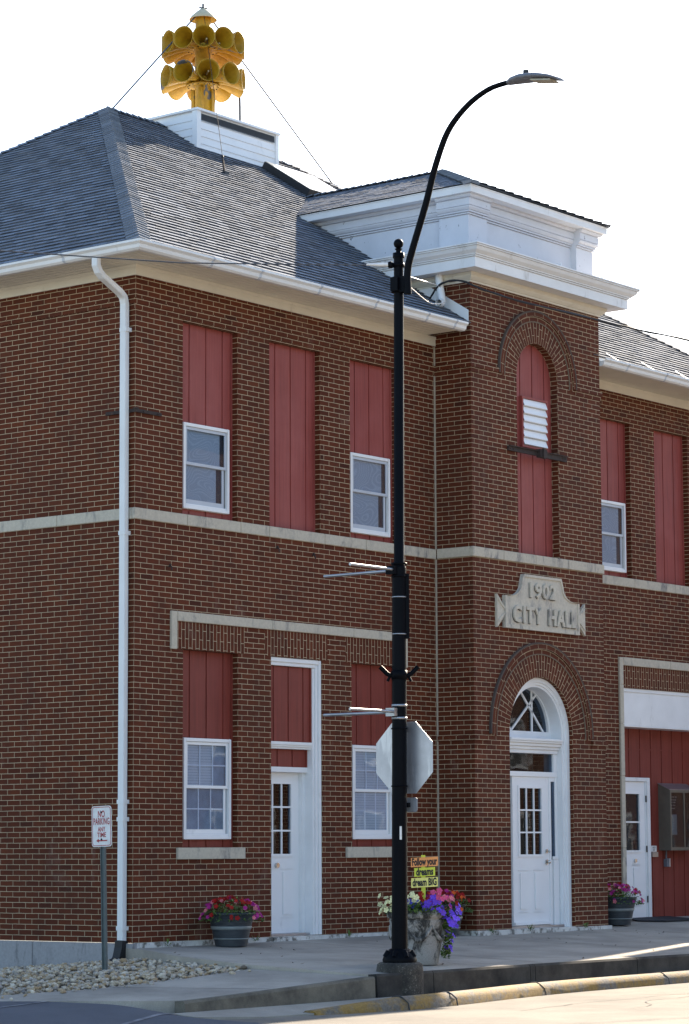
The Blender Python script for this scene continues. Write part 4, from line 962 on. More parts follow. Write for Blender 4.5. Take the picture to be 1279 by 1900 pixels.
# ------------------------------------------------------------ siren on the roof box
SX, SY = 7.245, 5.25
sir = thing('warning_siren', (SX, SY, bz), 'yellow warning siren with two rings of horns on the roof box', 'siren')
mb = MB(); mb.lathe([(.13, bz), (.13, 13.10), (.135, 13.10), (.135, 13.16), (.13, 13.16), (.13, 13.70), (.135, 13.70), (.135, 13.75), (.125, 13.75), (.125, 14.27)], (SX, SY, 0), 28); mb.build('column', 'siren', sir)
for z in (13.105, 13.70):
    mb = MB(); mb.lathe([(.13, z), (.265, z), (.265, z+.018), (.13, z+.018)], (SX, SY, 0), 32); fo = mb.build('flange', 'siren', sir)
    mb = MB()
    for k in range(16): t = 2*math.pi*k/16; mb.sphere((SX+.24*math.cos(t), SY+.24*math.sin(t), z-.004), .011, 6, 4)
    mb.build('bolt', 'rust', fo)
mb = MB(); mb.lathe([(.001, 14.40), (.04, 14.385), (.12, 14.32), (.19, 14.255), (.222, 14.205), (.222, 14.20), (.12, 14.285), (.001, 14.285)], (SX, SY, 0), 32); mb.build('cap', 'cap', sir)
mb = MB(); mb.tube([(SX, SY, 14.39), (SX, SY, 14.465)], .018, 8); mb.tube([(SX-.06, SY+.03, 14.40), (SX+.06, SY-.03, 14.40)], .012, 6); mb.build('eye_bolt', 'blackplastic', sir)
mb = MB()
for t in (-2.6, -1.1, .4, 2.0): mb.box(SX+.15*math.cos(t)-.035, SX+.15*math.cos(t)+.035, SY+.15*math.sin(t)-.03, SY+.15*math.sin(t)+.03, bz, 13.06)
mb.build('leg_bracket', 'siren', sir)
mb = MB(); hp = [(.050, .16), (.055, .22), (.068, .32), (.094, .42), (.133, .52), (.166, .60), (.180, .655)]
inner = [(r-.008, x) for r, x in hp[::-1]]
n = 22; prof = hp + inner
vs = [(x, r*math.cos(2*math.pi*k/n), r*math.sin(2*math.pi*k/n)) for r, x in prof for k in range(n)]
mb.idx(vs, [(i*n+k, i*n+(k+1) % n, (i+1)*n+(k+1) % n, (i+1)*n+k) for i in range(len(prof)-1) for k in range(n)], True)
base_horn = mb.build('horn', 'siren', sir, org=(0, 0, 0))
mb = MB(); mb.tube([(.30, 0, -.03), (.44, 0, -.05)], .014, 6); mb.build('horn_stud', 'cap', base_horn, org=(0, 0, 0)); stud = base_horn.children[0]
a_view = math.atan2(-22.152-SY, -24.051-SX)
first = True
for z, cnt, ph in ((13.745-bz, 12, 0.02), (13.20-bz, 10, .13)):
    for k in range(cnt):
        if first: h = base_horn; first = False
        else:
            h = base_horn.copy(); C.objects.link(h); h.parent = sir; c2 = stud.copy(); C.objects.link(c2); c2.parent = h
        h.location = (0, 0, z); h.rotation_euler = (random.uniform(0, 6), 0, a_view + ph + 2*math.pi*k/cnt)
mb = MB(); mb.tube([(8.0, 5.15, 13.25), (8.06, 5.18, 13.12), (8.09, 5.2, 12.95), (8.095, 5.2, 12.5)], .018, 8); mb.build('feed_hose', 'blackplastic', sir)
for i, (end, lab) in enumerate((((5.45, 5.6, 12.36), 'thin siren guy wire running down to the left roof ridge'), ((10.2, 4.95, 12.03), 'thin siren guy wire running down right to the roof behind the bay roof'), ((5.82, 3.57, 11.16), 'siren guy wire with turnbuckle anchored on the front roof slope'))):
    top = Vector((SX, SY, 14.40)); e = Vector(end); k_ = 1; g = thing('guy_wire', end, lab, 'wire', 'guy wires of the roof siren')
    mb = MB(); mb.tube([top, e], .013 if i < 2 else .005, 5); mb.build('strand', 'wire' if i < 2 else 'rust', g)
    d = (top-e).normalized(); mb = MB(); k_ = 1 if i == 2 else .45; mb.tube([e, e+d*.34*k_], .009, 6)
    for s_ in (-.018, .018): mb.tube([e+d*.06*k_+Vector((s_, 0, 0)), e+d*.28*k_+Vector((s_, 0, 0))], .007, 5)
    mb.build('turnbuckle', 'rust', g)
    mb = MB(); mb.sphere(e+d*.36*k_, .024 if i == 2 else .014, 8, 5); mb.box(e.x-.05, e.x+.05, e.y-.05, e.y+.05, e.z-.05, e.z+.01); mb.build('anchor', 'blackplastic', g)

# ------------------------------------------------------------ street lamp
LX, LY = -.366, -4.28
lamp = thing('street_lamp', (LX, LY, -.44), 'tall black street lamp with curved arm and flat head standing at the kerb', 'street lamp')
mb = MB(); mb.lathe([(.255, -.56), (.258, -.45), (.256, -.20), (.245, -.135), (.22, -.118), (.02, -.115)], (LX, LY, 0), 28); mb.build('concrete_base', 'block', lamp)
mb = MB(); mb.lathe([(.185, -.117), (.19, -.09), (.175, -.05), (.15, -.02), (.128, .0), (.12, .02), (.10, .03)], (LX, LY, 0), 24); 
for k in range(8):
    t = k*math.pi/4+.3; mb.tube([(LX+.17*math.cos(t), LY+.17*math.sin(t), -.06), (LX+.13*math.cos(t), LY+.13*math.sin(t), .0)], .03, 7)
mb.build('base_casting', 'black', lamp)
lean = lambda z: (LX+.027*z/7.9, LY-.035*z/7.9, z)
mb = MB(); mb.tube([lean(.0), lean(1.5), lean(4.2)], [.088, .083, .078], 24); mb.tube([lean(4.2), lean(4.24), lean(7.72)], [.078, .058, .054], 24); 
pole = mb.build('pole', 'black', lamp)
mb = MB()
c = lean(7.72); mb.lathe([(.066, 7.70), (.066, 7.75), (.03, 7.76), (.03, 7.785), (.045, 7.80)], (c[0], c[1], 0), 18); mb.sphere((c[0], c[1], 7.86), .056, 16, 10); mb.build('finial', 'black', lamp)
# arm (lies over the road, square to the kerb)
dl = lean(7.5); arm = [(-4.46, 7.26), (-4.461, 7.54), (-4.545, 7.80), (-4.716, 8.24), (-4.83, 8.59), (-4.946, 8.87), (-5.044, 9.04), (-5.172, 9.175), (-5.32, 9.285), (-5.467, 9.362), (-5.649, 9.42), (-5.90, 9.44)]
def smooth_path(P, n=4):
    out = []
    P = [Vector(p) for p in P]
    for i in range(len(P)-1):
        p0, p1, p2, p3 = P[max(i-1, 0)], P[i], P[i+1], P[min(i+2, len(P)-1)]
        for k in range(n):
            t = k/n; out.append(.5*((2*p1)+(p2-p0)*t+(2*p0-5*p1+4*p2-p3)*t*t+(3*p1-p0-3*p2+p3)*t**3))
    return out+[P[-1]]
ap_ = smooth_path([(LX, y, z) for y, z in arm]); rr = [.042-.014*i/(len(ap_)-1) for i in range(len(ap_))]
mb = MB(); mb.tube(ap_, rr, 14); mb.build('arm', 'black', lamp)
mb = MB(); c = lean(7.38)
mb.lathe([(.068, 7.30), (.068, 7.46)], (c[0], c[1], 0), 16)
for z in (7.30, 7.45): mb.lathe([(.055, z), (.085, z), (.085, z+.02), (.055, z+.02)], (c[0], c[1], 0), 16)
mb.box(LX-.03, LX+.05, -4.46, -4.36, 7.29, 7.47); mb.box(c[0]-.09, c[0]-.05, c[1]-.05, c[1]+.05, 7.31, 7.46); mb.build('arm_clamp', 'black', lamp)
# lamp head
mb = MB(); hs = [(-5.86, 9.425, .05, .035), (-5.93, 9.435, .10, .05), (-6.05, 9.435, .14, .058), (-6.25, 9.42, .145, .05), (-6.42, 9.385, .13, .034), (-6.53, 9.35, .09, .018)]
vs = []; nn_ = 12
for y, z, wx, hz in hs: vs += [(LX+wx*math.cos(t), y, z+(hz*math.sin(t) if math.sin(t) > 0 else hz*.55*math.sin(t))) for t in (2*math.pi*k/nn_ for k in range(nn_))]
mb.idx(vs, [(i*nn_+k, i*nn_+(k+1) % nn_, (i+1)*nn_+(k+1) % nn_, (i+1)*nn_+k) for i in range(len(hs)-1) for k in range(nn_)], True); mb.face(vs[:nn_]); mb.face(vs[-nn_:])
hd = mb.build('lamp_head', 'greypaint', lamp)
mb = MB(); mb.tube([(LX, -6.09, 9.47), (LX, -6.09, 9.53)], .032, 14); mb.build('photocell', 'blackplastic', hd)
mb = MB(); mb.obox((LX, -6.33, 9.366), (0, 1, .17), (1, 0, 0), (0, -.17, 1), .13, .09, .008); mb.build('lens', 'bulb', hd)
# banner rods, straps, flag holders
for z, la in ((4.17, 'black'), (2.603, 'metal')):
    c = lean(z); mb = MB()
    for zz in (z-.07, z+.07): mb.lathe([(.085, zz-.012), (.088, zz-.012), (.088, zz+.012), (.085, zz+.012)], (c[0], c[1], 0), 20)
    mb.box(c[0]-.13, c[0]-.06, c[1]-.03, c[1]+.09, z-.05, z+.04); br = mb.build('banner_bracket', la, lamp)
    for d, L in (((-1, 0, .0), .80), ((0, 1, 0), .98)):
        d = Vector(d); s = Vector((c[0], c[1], z)) + d*.08; mb = MB(); mb.tube([s, s+d*L], .017, 10); mb.build('banner_rod', 'metal', br)
c = lean(3.02); mb = MB()
for s in (-1, 1):
    e = Vector((.618*s, -.786*s, 0)); b0 = Vector((c[0], c[1], 3.0))+e*.08; mb.tube([b0, b0+e*.05+Vector((0, 0, .02)), b0+e*.13+Vector((0, 0, .10))], .026, 10); mb.tube([b0+e*.02, b0+e*.05+Vector((0, 0, -.06))], .016, 8)
mb.lathe([(.085, 2.96), (.09, 2.96), (.09, 3.06), (.085, 3.06)], (c[0], c[1], 0), 18); mb.build('flag_holder', 'black', lamp)
c = lean(3.78); mb = MB(); mb.obox((c[0]+.055, c[1]-.07, 3.77), (.618, -.786, 0), (.786, .618, 0), (0, 0, 1), .022, .03, .36); mb.build('wire_cover', 'black', lamp)
mb = MB()
for z in (3.87, 3.46): cc = lean(z); mb.lathe([(.0805, z-.006), (.083, z-.006), (.083, z+.006), (.0805, z+.006)], (cc[0], cc[1], 0), 20)
mb.build('steel_strap', 'metal', lamp)
c = lean(1.28); vd = Vector((-.786, -.618, 0)); tg = Vector((.618, -.786, 0)); mb = MB(); pc = Vector((c[0], c[1], 1.28))+vd*.082+tg*.012
mb.obox(pc, tg, vd, (0, 0, 1), .012, .003, .072); mb.build('number_sticker', 'signwhite', lamp)
# stop sign seen from behind, small plate below
SXp = LX+.125
stop = thing('traffic_sign', (SXp, -4.27, 1.70), 'octagonal road sign seen from its bare grey back behind the lamp pole', 'road sign')
oc = [(.458*math.cos(math.pi/8+math.pi/4*k)/math.cos(math.pi/8)*.86, .458*math.sin(math.pi/8+math.pi/4*k)/math.cos(math.pi/8)*.86) for k in range(8)]
mb = MB(); mb.prism(oc, lambda a, b: (SXp, -4.268+a*.99, 2.104+b), lambda a, b: (SXp+.003, -4.268+a*.99, 2.104+b)); mb.build('sign_plate', 'alu', stop)
mb = MB(); 
for z in (2.42, 1.79): mb.box(SXp-.05, SXp-.001, -4.30, -4.22, z-.02, z+.02); mb.lathe([(.088, z-.008), (.091, z-.008), (.091, z+.008), (.088, z+.008)], (lean(z)[0], lean(z)[1], 0), 18)
mb.build('clamp', 'black', stop)
pl = thing('sign_plate', (SXp, -4.31, 1.5), 'small grey rounded plate below the octagonal sign on the lamp pole', 'road sign')
def rrect(w, h, r, n=5):
    P = []
    for cx_, cy_, a0 in ((w-r, h-r, 0), (-w+r, h-r, 90), (-w+r, -h+r, 180), (w-r, -h+r, 270)): P += [(cx_+r*math.cos(R(a0+90*i/n)), cy_+r*math.sin(R(a0+90*i/n))) for i in range(n+1)]
    return P
mb = MB(); mb.prism(rrect(.135, .078, .03), lambda a, b: (SXp, -4.31+a, 1.588+b), lambda a, b: (SXp+.003, -4.31+a, 1.588+b)); mb.build('back_plate', 'alu', pl)
mb = MB(); mb.box(SXp-.045, SXp-.001, -4.35, -4.27, 1.56, 1.61); mb.build('clamp', 'black', pl)

# ------------------------------------------------------------ no parking sign
npr = thing('parking_sign', (-1.70, -1.16, -.30), 'white NO PARKING ANY TIME sign with red letters on a leaning post in pebbles', 'road sign', rot=(R(-1.6), 0, 0))
mb = MB(); mb.box(-.012, .012, -.026, .026, -.1, 1.86); mb.box(-.026, -.012, -.03, -.02, -.1, 1.86); mb.box(-.026, -.012, .02, .03, -.1, 1.86); mb.build('post', 'greenpost', npr, org=(0, 0, 0))
ZC = 1.675
fnp = lambda d: (lambda a, b: (-.030-d, -a, ZC+b))
mb = MB(); mb.prism(rrect(.1525, .2285, .035), fnp(0), fnp(-.003)); sf = mb.build('sign_face', 'signwhite', npr, org=(0, 0, 0))
mb = MB(); O = rrect(.142, .218, .03); I = rrect(.135, .211, .025)
for a_, b_, c_, d_ in zip(O, O[1:]+O[:1], I, I[1:]+I[:1]): mb.face([fnp(.002)(*a_), fnp(.002)(*b_), fnp(.002)(*d_), fnp(.002)(*c_)])
for t, z, s, wd in (('NO', .135, .105, .105), ('PARKING', .052, .105, .245), ('ANY', -.035, .075, .115), ('TIME', -.098, .075, .135)):
    V, F = text_faces(t, s, width=wd, bold=.0015, spacing=1.05); mb.idx([(-.0325, -v[0], ZC+z+v[1]) for v in V], F, False)
mb.prism([(-.085, -.160), (-.045, -.138), (-.045, -.153), (.085, -.153), (.085, -.167), (-.045, -.167), (-.045, -.182)], fnp(.002), fnp(.0015)); mb.build('lettering', 'redink', sf, org=(0, 0, 0))
mb = MB()
for z in (.16, -.145): mb.sphere((-.034, 0.002, ZC+z), .011, 8, 5)
mb.build('bolt', 'ink', sf, org=(0, 0, 0))

# ------------------------------------------------------------ planters and flowers
def blossom_mesh(r, mat, name):
    mb = MB()
    for k in range(5):
        t = 2*math.pi*k/5; d = Vector((math.cos(t), math.sin(t), 0)); s = Vector((-math.sin(t), math.cos(t), 0))
        mb.face([(0, 0, 0), tuple(d*r*.7+s*r*.42+Vector((0, 0, r*.32))), tuple(d*r+Vector((0, 0, r*.30))), tuple(d*r*.7-s*r*.42+Vector((0, 0, r*.32)))])
    me_o = mb.build(name, mat); me = me_o.data; bpy.data.objects.remove(me_o); return me
BM = {k: blossom_mesh(.032, PET[k], 'blossom') for k in PET}
def foliage(parent, pts_fn, n, seed, size=.035, org=(0, 0, 0)):
    rng = random.Random(seed); mb = MB()
    for i in range(n):
        p = Vector(pts_fn(rng)); a = rng.uniform(0, 6.28); el = rng.uniform(-.3, 1.0); d = Vector((math.cos(a)*math.cos(el), math.sin(a)*math.cos(el), math.sin(el))); s = d.cross(Vector((0, 0, 1))).normalized(); L = size*rng.uniform(.7, 1.5); wv = L*.32
        mb.face([p, p+d*L*.5+s*wv, p+d*L, p+d*L*.5-s*wv])
    return mb.build('foliage', 'leaf', parent, org=org)
def bloom(parent, pts, seed, sc=1.0):
    rng = random.Random(seed)
    for (x, y, z, col, k) in pts:
        b = bpy.data.objects.new('blossom', BM[col]); C.objects.link(b); b.parent = parent; b.location = (x, y, z)
        # faces outwards and up, mostly towards the street
        d = Vector((x*1.3-.25, y*1.3-.2, .22+rng.uniform(-.1, .3))); d += Vector((rng.uniform(-.25, .25), rng.uniform(-.25, .25), 0)); b.rotation_euler = d.to_track_quat('Z', 'Y').to_euler(); b.scale = (sc*k,)*3
def barrel_planter(loc, label, seed, cols, hgt=.40, fw=1.0):
    t = thing('flower_barrel', loc, label, 'planter', 'dark barrel planters along the front wall')
    mb = MB(); mb.lathe([(.195, 0), (.215, .09), (.238, .20), (.262, .30), (.280, hgt-.02), (.292, hgt-.015), (.292, hgt+.008), (.270, hgt+.008), (.262, hgt-.03), (.02, hgt-.04)], (0, 0, 0), 32); mb.lathe([(.001, .002), (.195, .002)], (0, 0, 0), 32); po = mb.build('pot', 'barrel', t, org=(0, 0, 0))
    for z0, z1, r0, r1 in ((.205, .245, .241, .250), (.085, .10, .216, .219)):
        mb = MB(); mb.lathe([(r0, z0), (r0+.006, z0+.004), (r1+.006, z1-.004), (r1, z1)], (0, 0, 0), 32); mb.build('band', 'band', po, org=(0, 0, 0))
    mb = MB(); mb.lathe([(.001, hgt-.015), (.265, hgt-.015)], (0, 0, 0), 20); mb.build('soil', 'soil', t, org=(0, 0, 0))
    def pf_(rng):
        a = rng.uniform(0, 6.28); r = math.sqrt(rng.random()); rr = .40*r*fw; hh = .22*(1-r**2.2)*rng.uniform(.15, 1.0); return (rr*math.cos(a), rr*math.sin(a), hgt-.05+hh+.02*rng.random() - (.06 if r > .85 else 0))
    foliage(t, pf_, 900, seed)
    rng = random.Random(seed+5); P = []
    for i in range(110):
        a = rng.uniform(0, 6.28); r = math.sqrt(rng.random()); rr = .41*r*fw; hh = .20*(1-r**2.2); x, y = rr*math.cos(a), rr*math.sin(a)
        side = x*.618-y*.786     # picture-right
        P.append((x, y, hgt-.015+hh+rng.uniform(-.01, .02) - (.05 if r > .88 else 0), cols(side, r, rng), rng.uniform(.75, 1.1)))
    bloom(t, P, seed+9); return t
z_ = lambda x, y: walkz(x, y)
barrel_planter((1.36, -.39, z_(1.36, -.39)), 'dark barrel planter of red flowers left of the narrow white side door', 11, lambda s, r, g: 'red' if abs(s) < .24 and g.random() < .85 else ('magenta' if g.random() < .75 else 'coral'))
barrel_planter((5.78, -.40, z_(5.78, -.40)), 'dark barrel planter in the wall corner, half hidden behind the concrete urn', 23, lambda s, r, g: 'magenta' if s < .1 and g.random() < .6 else ('orange' if g.random() < .45 else 'red'))
barrel_planter((10.25, -.33, z_(10.25, -.33)), 'dark barrel planter of purple and red flowers right of the arched entrance', 35, lambda s, r, g: 'magenta' if g.random() < .6 else ('red' if g.random() < .6 else 'coral'))
# concrete urn
UX, UY = .78, -3.66; UZ = z_(UX, UY)
urn = thing('concrete_planter', (UX, UY, UZ), 'weathered concrete urn overflowing with violet, pink and cream flowers behind the lamp', 'planter')
mb = MB(); mb.lathe([(.23, 0), (.245, .02), (.26, .12), (.285, .30), (.305, .46), (.315, .50), (.30, .515), (.335, .53), (.345, .56), (.345, .605), (.325, .61), (.30, .60), (.29, .56), (.02, .55)], (0, 0, 0), 40); mb.lathe([(.001, .002), (.23, .002)], (0, 0, 0), 40)
for k in range(40):
    pass
rel = random.Random(4)
for k in range(6):    # swags cast in relief
    t0 = k*math.pi/3+.2; mb.tube([((.278+.028*math.sin(math.pi*i/8)**0+.0)*math.cos(t0+math.pi/3*i/8)*(1+.0), .306*math.sin(t0+math.pi/3*i/8)*(.278+.028)/.306, .44-.16*math.sin(math.pi*i/8)) for i in range(9)], [.010+.016*math.sin(math.pi*i/8) for i in range(9)], 8)
mb.build('urn', 'urn', urn, org=(0, 0, 0))
def ux(s, d, z): return (.618*s+.786*d, -.786*s+.618*d, z)      # picture-right s, away d
def upf(rng):
    if rng.random() < .22:
        q = rng.random(); return ux(.27+.10*rng.random()+.10*q*(1-q), -.15+.3*rng.random(), .62-.55*q)
    a = rng.uniform(0, 6.28); r = math.sqrt(rng.random())*.36; return (r*math.cos(a), r*math.sin(a), .56+.14*(1-(r/.38)**2)*rng.random()+.03*rng.random())
foliage(urn, upf, 2600, 77, .045)
rng = random.Random(41); P = []
def cl(col, n, s0, s1, z0, z1, k0=.8, k1=1.2, dd=(-.30, .05)):
    for i in range(int(n*1.45)): s = rng.uniform(s0, s1); d = rng.uniform(*dd); x, y, z = ux(s, d, rng.uniform(z0, z1)); P.append((x, y, z, col, rng.uniform(k0, k1)))
cl('cream', 16, -.42, -.22, .58, .80); cl('cream', 9, -.14, .02, .70, .80); cl('blue', 20, -.16, .02, .62, .74, .6, .9); cl('magenta', 6, -.14, -.02, .58, .70)
cl('violet', 13, .02, .18, .56, .70, 1.1, 1.5); cl('violet', 8, .12, .24, .68, .76, 1.0, 1.3); cl('pink', 8, .18, .34, .68, .84, 1.0, 1.3); cl('coral', 8, .22, .42, .58, .76)
cl('violet', 12, .30, .44, .38, .60, 1.1, 1.5, (-.2, .1)); cl('violet', 9, .32, .42, .16, .40, .9, 1.2, (-.15, .1)); cl('violet', 7, .34, .50, .50, .68, 1.0, 1.3, (-.15, .15)); cl('violet', 8, -.02, .30, .58, .74, 1.1, 1.5); cl('magenta', 6, .10, .40, .60, .78); cl('pink', 3, .18, .24, .56, .62, 1, 1.3); cl('red', 6, .0, .12, .70, .80)
bloom(urn, P, 3)
# message sign stuck in the urn
sg_c = Vector((UX, UY, 0)) + Vector((.618, -.786, 0))*.085
msg = thing('message_sign', (sg_c.x, sg_c.y, UZ+.5), 'stake with three small painted boards reading Follow your dreams, dream BIG', 'sign')
ru = lambda s, d, z: (sg_c.x+.618*s+.786*d, sg_c.y-.786*s+.618*d, z)
mb = MB()
def rbox(mb, s0, s1, d0, d1, z0, z1, tilt=0):
    P_ = [ru(s, d, z+tilt*s) for z in (z0, z1) for d in (d0, d1) for s in (s0, s1)]
    for q in ((0, 1, 5, 4), (3, 2, 6, 7), (2, 0, 4, 6), (1, 3, 7, 5), (0, 2, 3, 1), (4, 5, 7, 6)): mb.face([P_[i] for i in q])
rbox(mb, -.028, .020, .0, .018, UZ+.5, 1.035); mb.build('stake', 'lime_board', msg)
for s0, s1, z0, z1, mt, tx, wd, tl in ((-.145, .165, .905, 1.010, 'orange_board', 'Follow your', .285, .05), (-.108, .130, .795, .893, 'lime_board', 'dreams', .195, .05), (-.143, .160, .672, .780, 'yellow_board', 'dream BIG', .275, .05)):
    mb = MB(); rbox(mb, s0, s1, -.016, -.001, z0, z1, tl); bo = mb.build('board', mt, msg)
    mb = MB(); V, F = text_faces(tx, .112, width=wd, bold=.0045, spacing=1.0); cs, cz = (s0+s1)/2, (z0+z1)/2
    mb.idx([ru(cs+v[0], -.0185, cz+v[1]*1.02+tl*(cs+v[0])) for v in V], F, False); mb.build('lettering', 'ink', bo)

# ------------------------------------------------------------ things by the garage door
ys = WY+.349
case = thing('notice_case', (13.1, ys, 1.05), 'bronze glass fronted notice case hanging on the red siding', 'notice board')
cx0, cx1, cy, cz0, cz1 = 12.77, 13.62, ys-.21, 1.055, 2.005
mb = MB(); t = .02
mb.prism([(ys, cz0), (cy, cz0), (cy, cz1), (ys, cz1+.10)], lambda y, z: (cx0, y, z), lambda y, z: (cx0+t, y, z)); mb.prism([(ys, cz0), (cy, cz0), (cy, cz1), (ys, cz1+.10)], lambda y, z: (cx1-t, y, z), lambda y, z: (cx1, y, z))
mb.box(cx0+t, cx1-t, cy, ys, cz0, cz0+t); mb.box(cx0+t, cx1-t, ys-.02, ys-.001, cz0+t, cz1+.08)
bk_ = MB(); bk_.box(cx0+t, cx1-t, ys-.03, ys-.021, cz0+t, cz1+.04)
cb = mb.build('case_body', 'bronze', case); bk_.build('back_board', 'dark', case)
mb = MB(); mb.prism([(ys, cz1+.112), (cy-.012, cz1+.008), (cy-.012, cz1+.0), (ys, cz1+.10)], lambda y, z: (cx0-.012, y, z), lambda y, z: (cx1+.012, y, z)); mb.build('case_roof', 'metal', case)
mb = MB(); w_ = .035
mb.box(cx0, cx0+w_, cy-.012, cy-.001, cz0, cz1-.002); mb.box(cx1-w_, cx1, cy-.012, cy-.001, cz0, cz1-.002); mb.box(cx0+w_, cx1-w_, cy-.012, cy-.001, cz0, cz0+.05); mb.box(cx0+w_, cx1-w_, cy-.012, cy-.001, cz1-.04, cz1-.002); mb.box(13.18, 13.21, cy-.012, cy-.001, cz0+.05, cz1-.04)
fr_ = mb.build('case_door', 'bronze', case)
mb = MB(); mb.box(cx0+w_, 13.18, cy-.005, cy-.003, cz0+.05, cz1-.04); mb.box(13.21, cx1-w_, cy-.005, cy-.003, cz0+.05, cz1-.04); mb.build('pane', 'doorglass', fr_)
mb = MB(); mb.box(12.87, 13.03, cy+.03, cy+.033, 1.30, 1.62); mb.build('paper_sheet', 'paper', case)
mb = MB(); rl = random.Random(2)
for z in (1.90, 1.855, 1.815, 1.77, 1.72):
    x = 12.82
    while x < 13.03: l = rl.uniform(.02, .06); mb.box(x, x+l, cy+.05, cy+.053, z-.012, z+.004); x += l+rl.uniform(.012, .03)
mb.build('board_lettering', 'paper', case)
ob = thing('outlet_box', (12.94, ys-.03, .80), 'small grey electrical box on a conduit below the notice case', 'outlet')
mb = MB(); mb.box(12.90, 12.95, ys-.06, ys-.001, .80, .92); mb.tube([(12.93, ys-.03, .92), (12.94, ys-.03, 1.053)], .012, 8); mb.build('box', 'greypaint', ob)
mb = MB(); mb.box(12.953, 12.985, ys-.075, ys-.01, .80, .93); mb.build('cover', 'alu', ob)
db = thing('drop_slot', (12.60, ys-.03, .97), 'small mail slot under a white card beside the garage side door', 'mail slot')
mb = MB(); mb.box(12.50, 12.67, ys-.045, ys-.001, .955, 1.03); mb.box(12.52, 12.65, ys-.05, ys-.0455, 1.0, 1.02); mb.build('slot_plate', 'metal', db)
mb = MB(); mb.box(12.50, 12.665, ys-.02, ys-.001, 1.035, 1.13); cd_ = mb.build('card', 'signwhite', db)
mb = MB(); put_text(mb, 'DROP', .042, lambda x, y, z: (12.583+x, ys-.022, 1.10+y), width=.085); put_text(mb, 'BOX', .042, lambda x, y, z: (12.583+x, ys-.022, 1.062+y), width=.06); mb.build('lettering', 'ink', cd_)
mat_ = MB(); q = [(11.05, .05), (12.45, .42), (13.2, .42), (13.2, -.02), (12.0, -.28)]
q = [(11.35, .0), (11.7, .42), (12.9, .42), (12.75, -.25), (11.75, -.25)]
for tt in tessellate_polygon([[Vector((a_, b_, 0)) for a_, b_ in q]]): mat_.face([(q[i][0], q[i][1], walkz(*q[i])+.016) for i in tt])
for a_, b_ in zip(q, q[1:]+q[:1]): mat_.face([(a_[0], a_[1], walkz(*a_)+.016), (b_[0], b_[1], walkz(*b_)+.016), (b_[0], b_[1], walkz(*b_)+.002), (a_[0], a_[1], walkz(*a_)+.002)])
tag(mat_.build('door_mat', 'rubber'), 'dark rubber mat lying before the white garage side door', 'door mat')
# weeds along the wall foot
for i, (x, y, lab) in enumerate(((7.42, TY-.07, 'small weed growing before the arched entrance sill'), (8.85, TY-.06, 'larger weed tuft at the right foot of the entrance arch'), (6.5, TY-.06, 'small weed at the left foot of the entrance bay'), (.55, -.07, 'tiny weed at the wall foot left of the red flower barrel'), (2.2, -.08, 'small weed at the wall foot between the red flower barrel and the side door'), (4.1, -.08, 'small weed at the wall foot right of the narrow side door'))):
    rng = random.Random(i); mb = MB()
    for k in range(26):
        a_ = rng.uniform(0, 6.28); el = rng.uniform(.2, 1.4); d = Vector((math.cos(a_)*math.cos(el), math.sin(a_)*math.cos(el), math.sin(el))); p = Vector((x, y, walkz(x, y)+.01))+d*rng.uniform(0, .06); s = d.cross(Vector((0, 0, 1))).normalized(); L = rng.uniform(.03, .07)
        mb.face([p, p+d*L*.5+s*.008, p+d*L, p+d*L*.5-s*.008])
    tag(mb.build('weed', 'leaf'), lab, 'plant', 'weeds along the wall foot')

mb = MB(); rng = random.Random(12)
for i in range(46):
    x = rng.uniform(-.6, 9.5); y = -abs(rng.gauss(0, 1.4))-.75 if rng.random() < .6 else rng.uniform(-4.2, -.8)
    if y < -4.3 or (TX0-.1 < x < TX1+.1 and y > TY-.1): continue
    z = walkz(x, y)+.006; a_ = rng.uniform(0, 6.28); L = rng.uniform(.012, .035); d = Vector((math.cos(a_), math.sin(a_), .15)); sd = Vector((-d.y, d.x, .1))*.45
    p = Vector((x, y, z)); mb.face([p-d*L, p+sd*L, p+d*L+Vector((0, 0, .008)), p-sd*L])
tag(mb.build('leaf_litter', 'litter'), 'scattered dry leaf bits lying on the grey pavement', 'litter', kind='stuff')

# ------------------------------------------------------------ overhead cables
c = lean(7.613)
c1 = thing('overhead_cable', (c[0], c[1], 7.613), 'thin pale cable running left from the lamp pole across the facade', 'cable')
mb = MB(); mb.tube([(-12.0, 1.6, 8.0), (-7.5, -.2, 7.62), (-4.0, -1.60, 7.535), (-2.2, -2.7, 7.55), (-1.2, -3.5, 7.59), (c[0]-.06, c[1]+.05, 7.613)], .0075, 6); mb.build('strand', 'wire', c1)
mb = MB(); mb.tube([(c[0]-.28, c[1]+.24, 7.607), (c[0]-.10, c[1]+.08, 7.613)], [.012, .026], 8); mb.build('dead_end_grip', 'signwhite', c1)
mb = MB(); mb.sphere((c[0]-.075, c[1]+.06, 7.613), .04, 10, 6); mb.lathe([(.060, 7.59), (.066, 7.59), (.066, 7.635), (.060, 7.635)], (c[0], c[1], 0), 16); mb.build('pole_clamp', 'black', c1)
mb = MB(); mb.tube([(c[0]+.05, c[1]-.04, 7.61), (1.5, -3.1, 7.95), (4.6, -1.2, 8.62), (6.0, -.28, 8.93)], .006, 6); tag(mb.build('overhead_cable', 'metal'), 'thin strand from the lamp pole to the corner of the entrance bay', 'cable')
c2 = thing('service_cable', (6.0, -.35, 8.87), 'twisted black service cable crossing the entrance bay to the right', 'cable')
path = smooth_path([(6.05, -.05, 8.80), (6.02, -.25, 8.97), (6.05, -.55, 9.0), (6.20, -.90, 8.84), (6.70, -1.10, 8.747), (8.17, -1.5, 8.637), (8.80, -1.7, 8.58), (9.85, -2.0, 8.523), (12.4, -2.6, 8.33), (18, -4.4, 8.2)], 6)
mb = MB(); mb.tube(path, .013, 6); mb.build('bundle', 'blackplastic', c2)
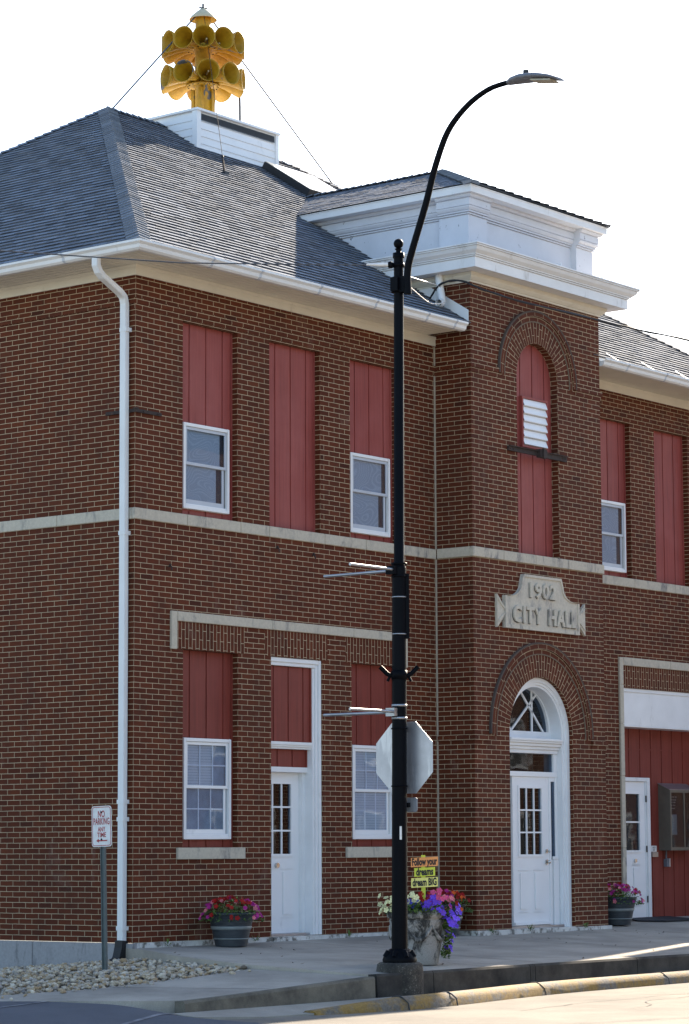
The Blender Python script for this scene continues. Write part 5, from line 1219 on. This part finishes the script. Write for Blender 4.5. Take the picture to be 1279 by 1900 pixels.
mb = MB(); mb.tube([Vector(p)+Vector((.012*math.sin(i*.9), 0, .014*math.cos(i*.9))) for i, p in enumerate(path)], .008, 5); mb.build('strand', 'blackplastic', c2)
mb = MB(); mb.tube(smooth_path([(LX+.0, -4.46, 7.27), (1.0, -3.4, 7.75), (3.2, -2.1, 8.05), (5.2, -.8, 8.5), (5.9, -.4, 8.68)]), .007, 6); tag(mb.build('lamp_feed_cable', 'signwhite'), 'pale feed cable from the lamp arm foot to the entrance bay', 'cable')

# ------------------------------------------------------------ unseen neighbours; next-door shop shaped for street shade and sun patch
def plain_house(name, x0, x1, y0, y1, z1, label, par, mat):
    t = thing(name, ((x0+x1)/2, (y0+y1)/2, -.5), label, 'building', 'buildings beyond the picture')
    mb = MB(); mb.box(x0, x1, y0, y1, -.6, z1); wl = mb.build('wall', mat, t)
    mb = MB()
    for a_, b_, h in par: mb.box(a_, b_, y0+.002, y0+.32, z1, h)
    mb.box(x0, x0+.2, y0+.33, y1-.33, z1, z1+4.0); mb.box(x0, x1, y1-.32, y1-.002, z1, z1+.5); mb.build('parapet', mat, t)  # side parapet raised to block stray sun beside the hall
    front = y0 if y0 > -10 else y1; s = -1 if y0 > -10 else 1
    x = x0+1.2
    while x < x1-1.6:
        for z in (.6, 3.9):
            if z+1.8 < z1: 
                w_o = MB(); w_o.box(x, x+1.1, front, front+s*.05, z, z+1.7); wo = w_o.build('window', 'white', t); p_ = MB(); p_.box(x+.1, x+1.0, front+s*.051, front+s*.056, z+.1, z+1.6); p_.build('pane', 'dark', wo)
        x += 2.4
    return t
plain_house('brick_shop', 15.12, 34, -.75, 11, 4.2, 'brick shop with notched parapet next door to the right of the town hall', [(15.12, 15.95, 6.9), (17.75, 34, 6.9)], 'brick')  # parapet height and notch made up to shape sun on the pavement
plain_house('brick_shop', 6, 44, -44, -32, 12.8, 'long brick shop row across the street behind the camera', [(6, 44, 13.6)], 'brick')
plain_house('brick_shop', 46, 90, -45, -33, 14.0, 'second taller brick shop row across the street farther right', [(46, 90, 14.8)], 'brick')
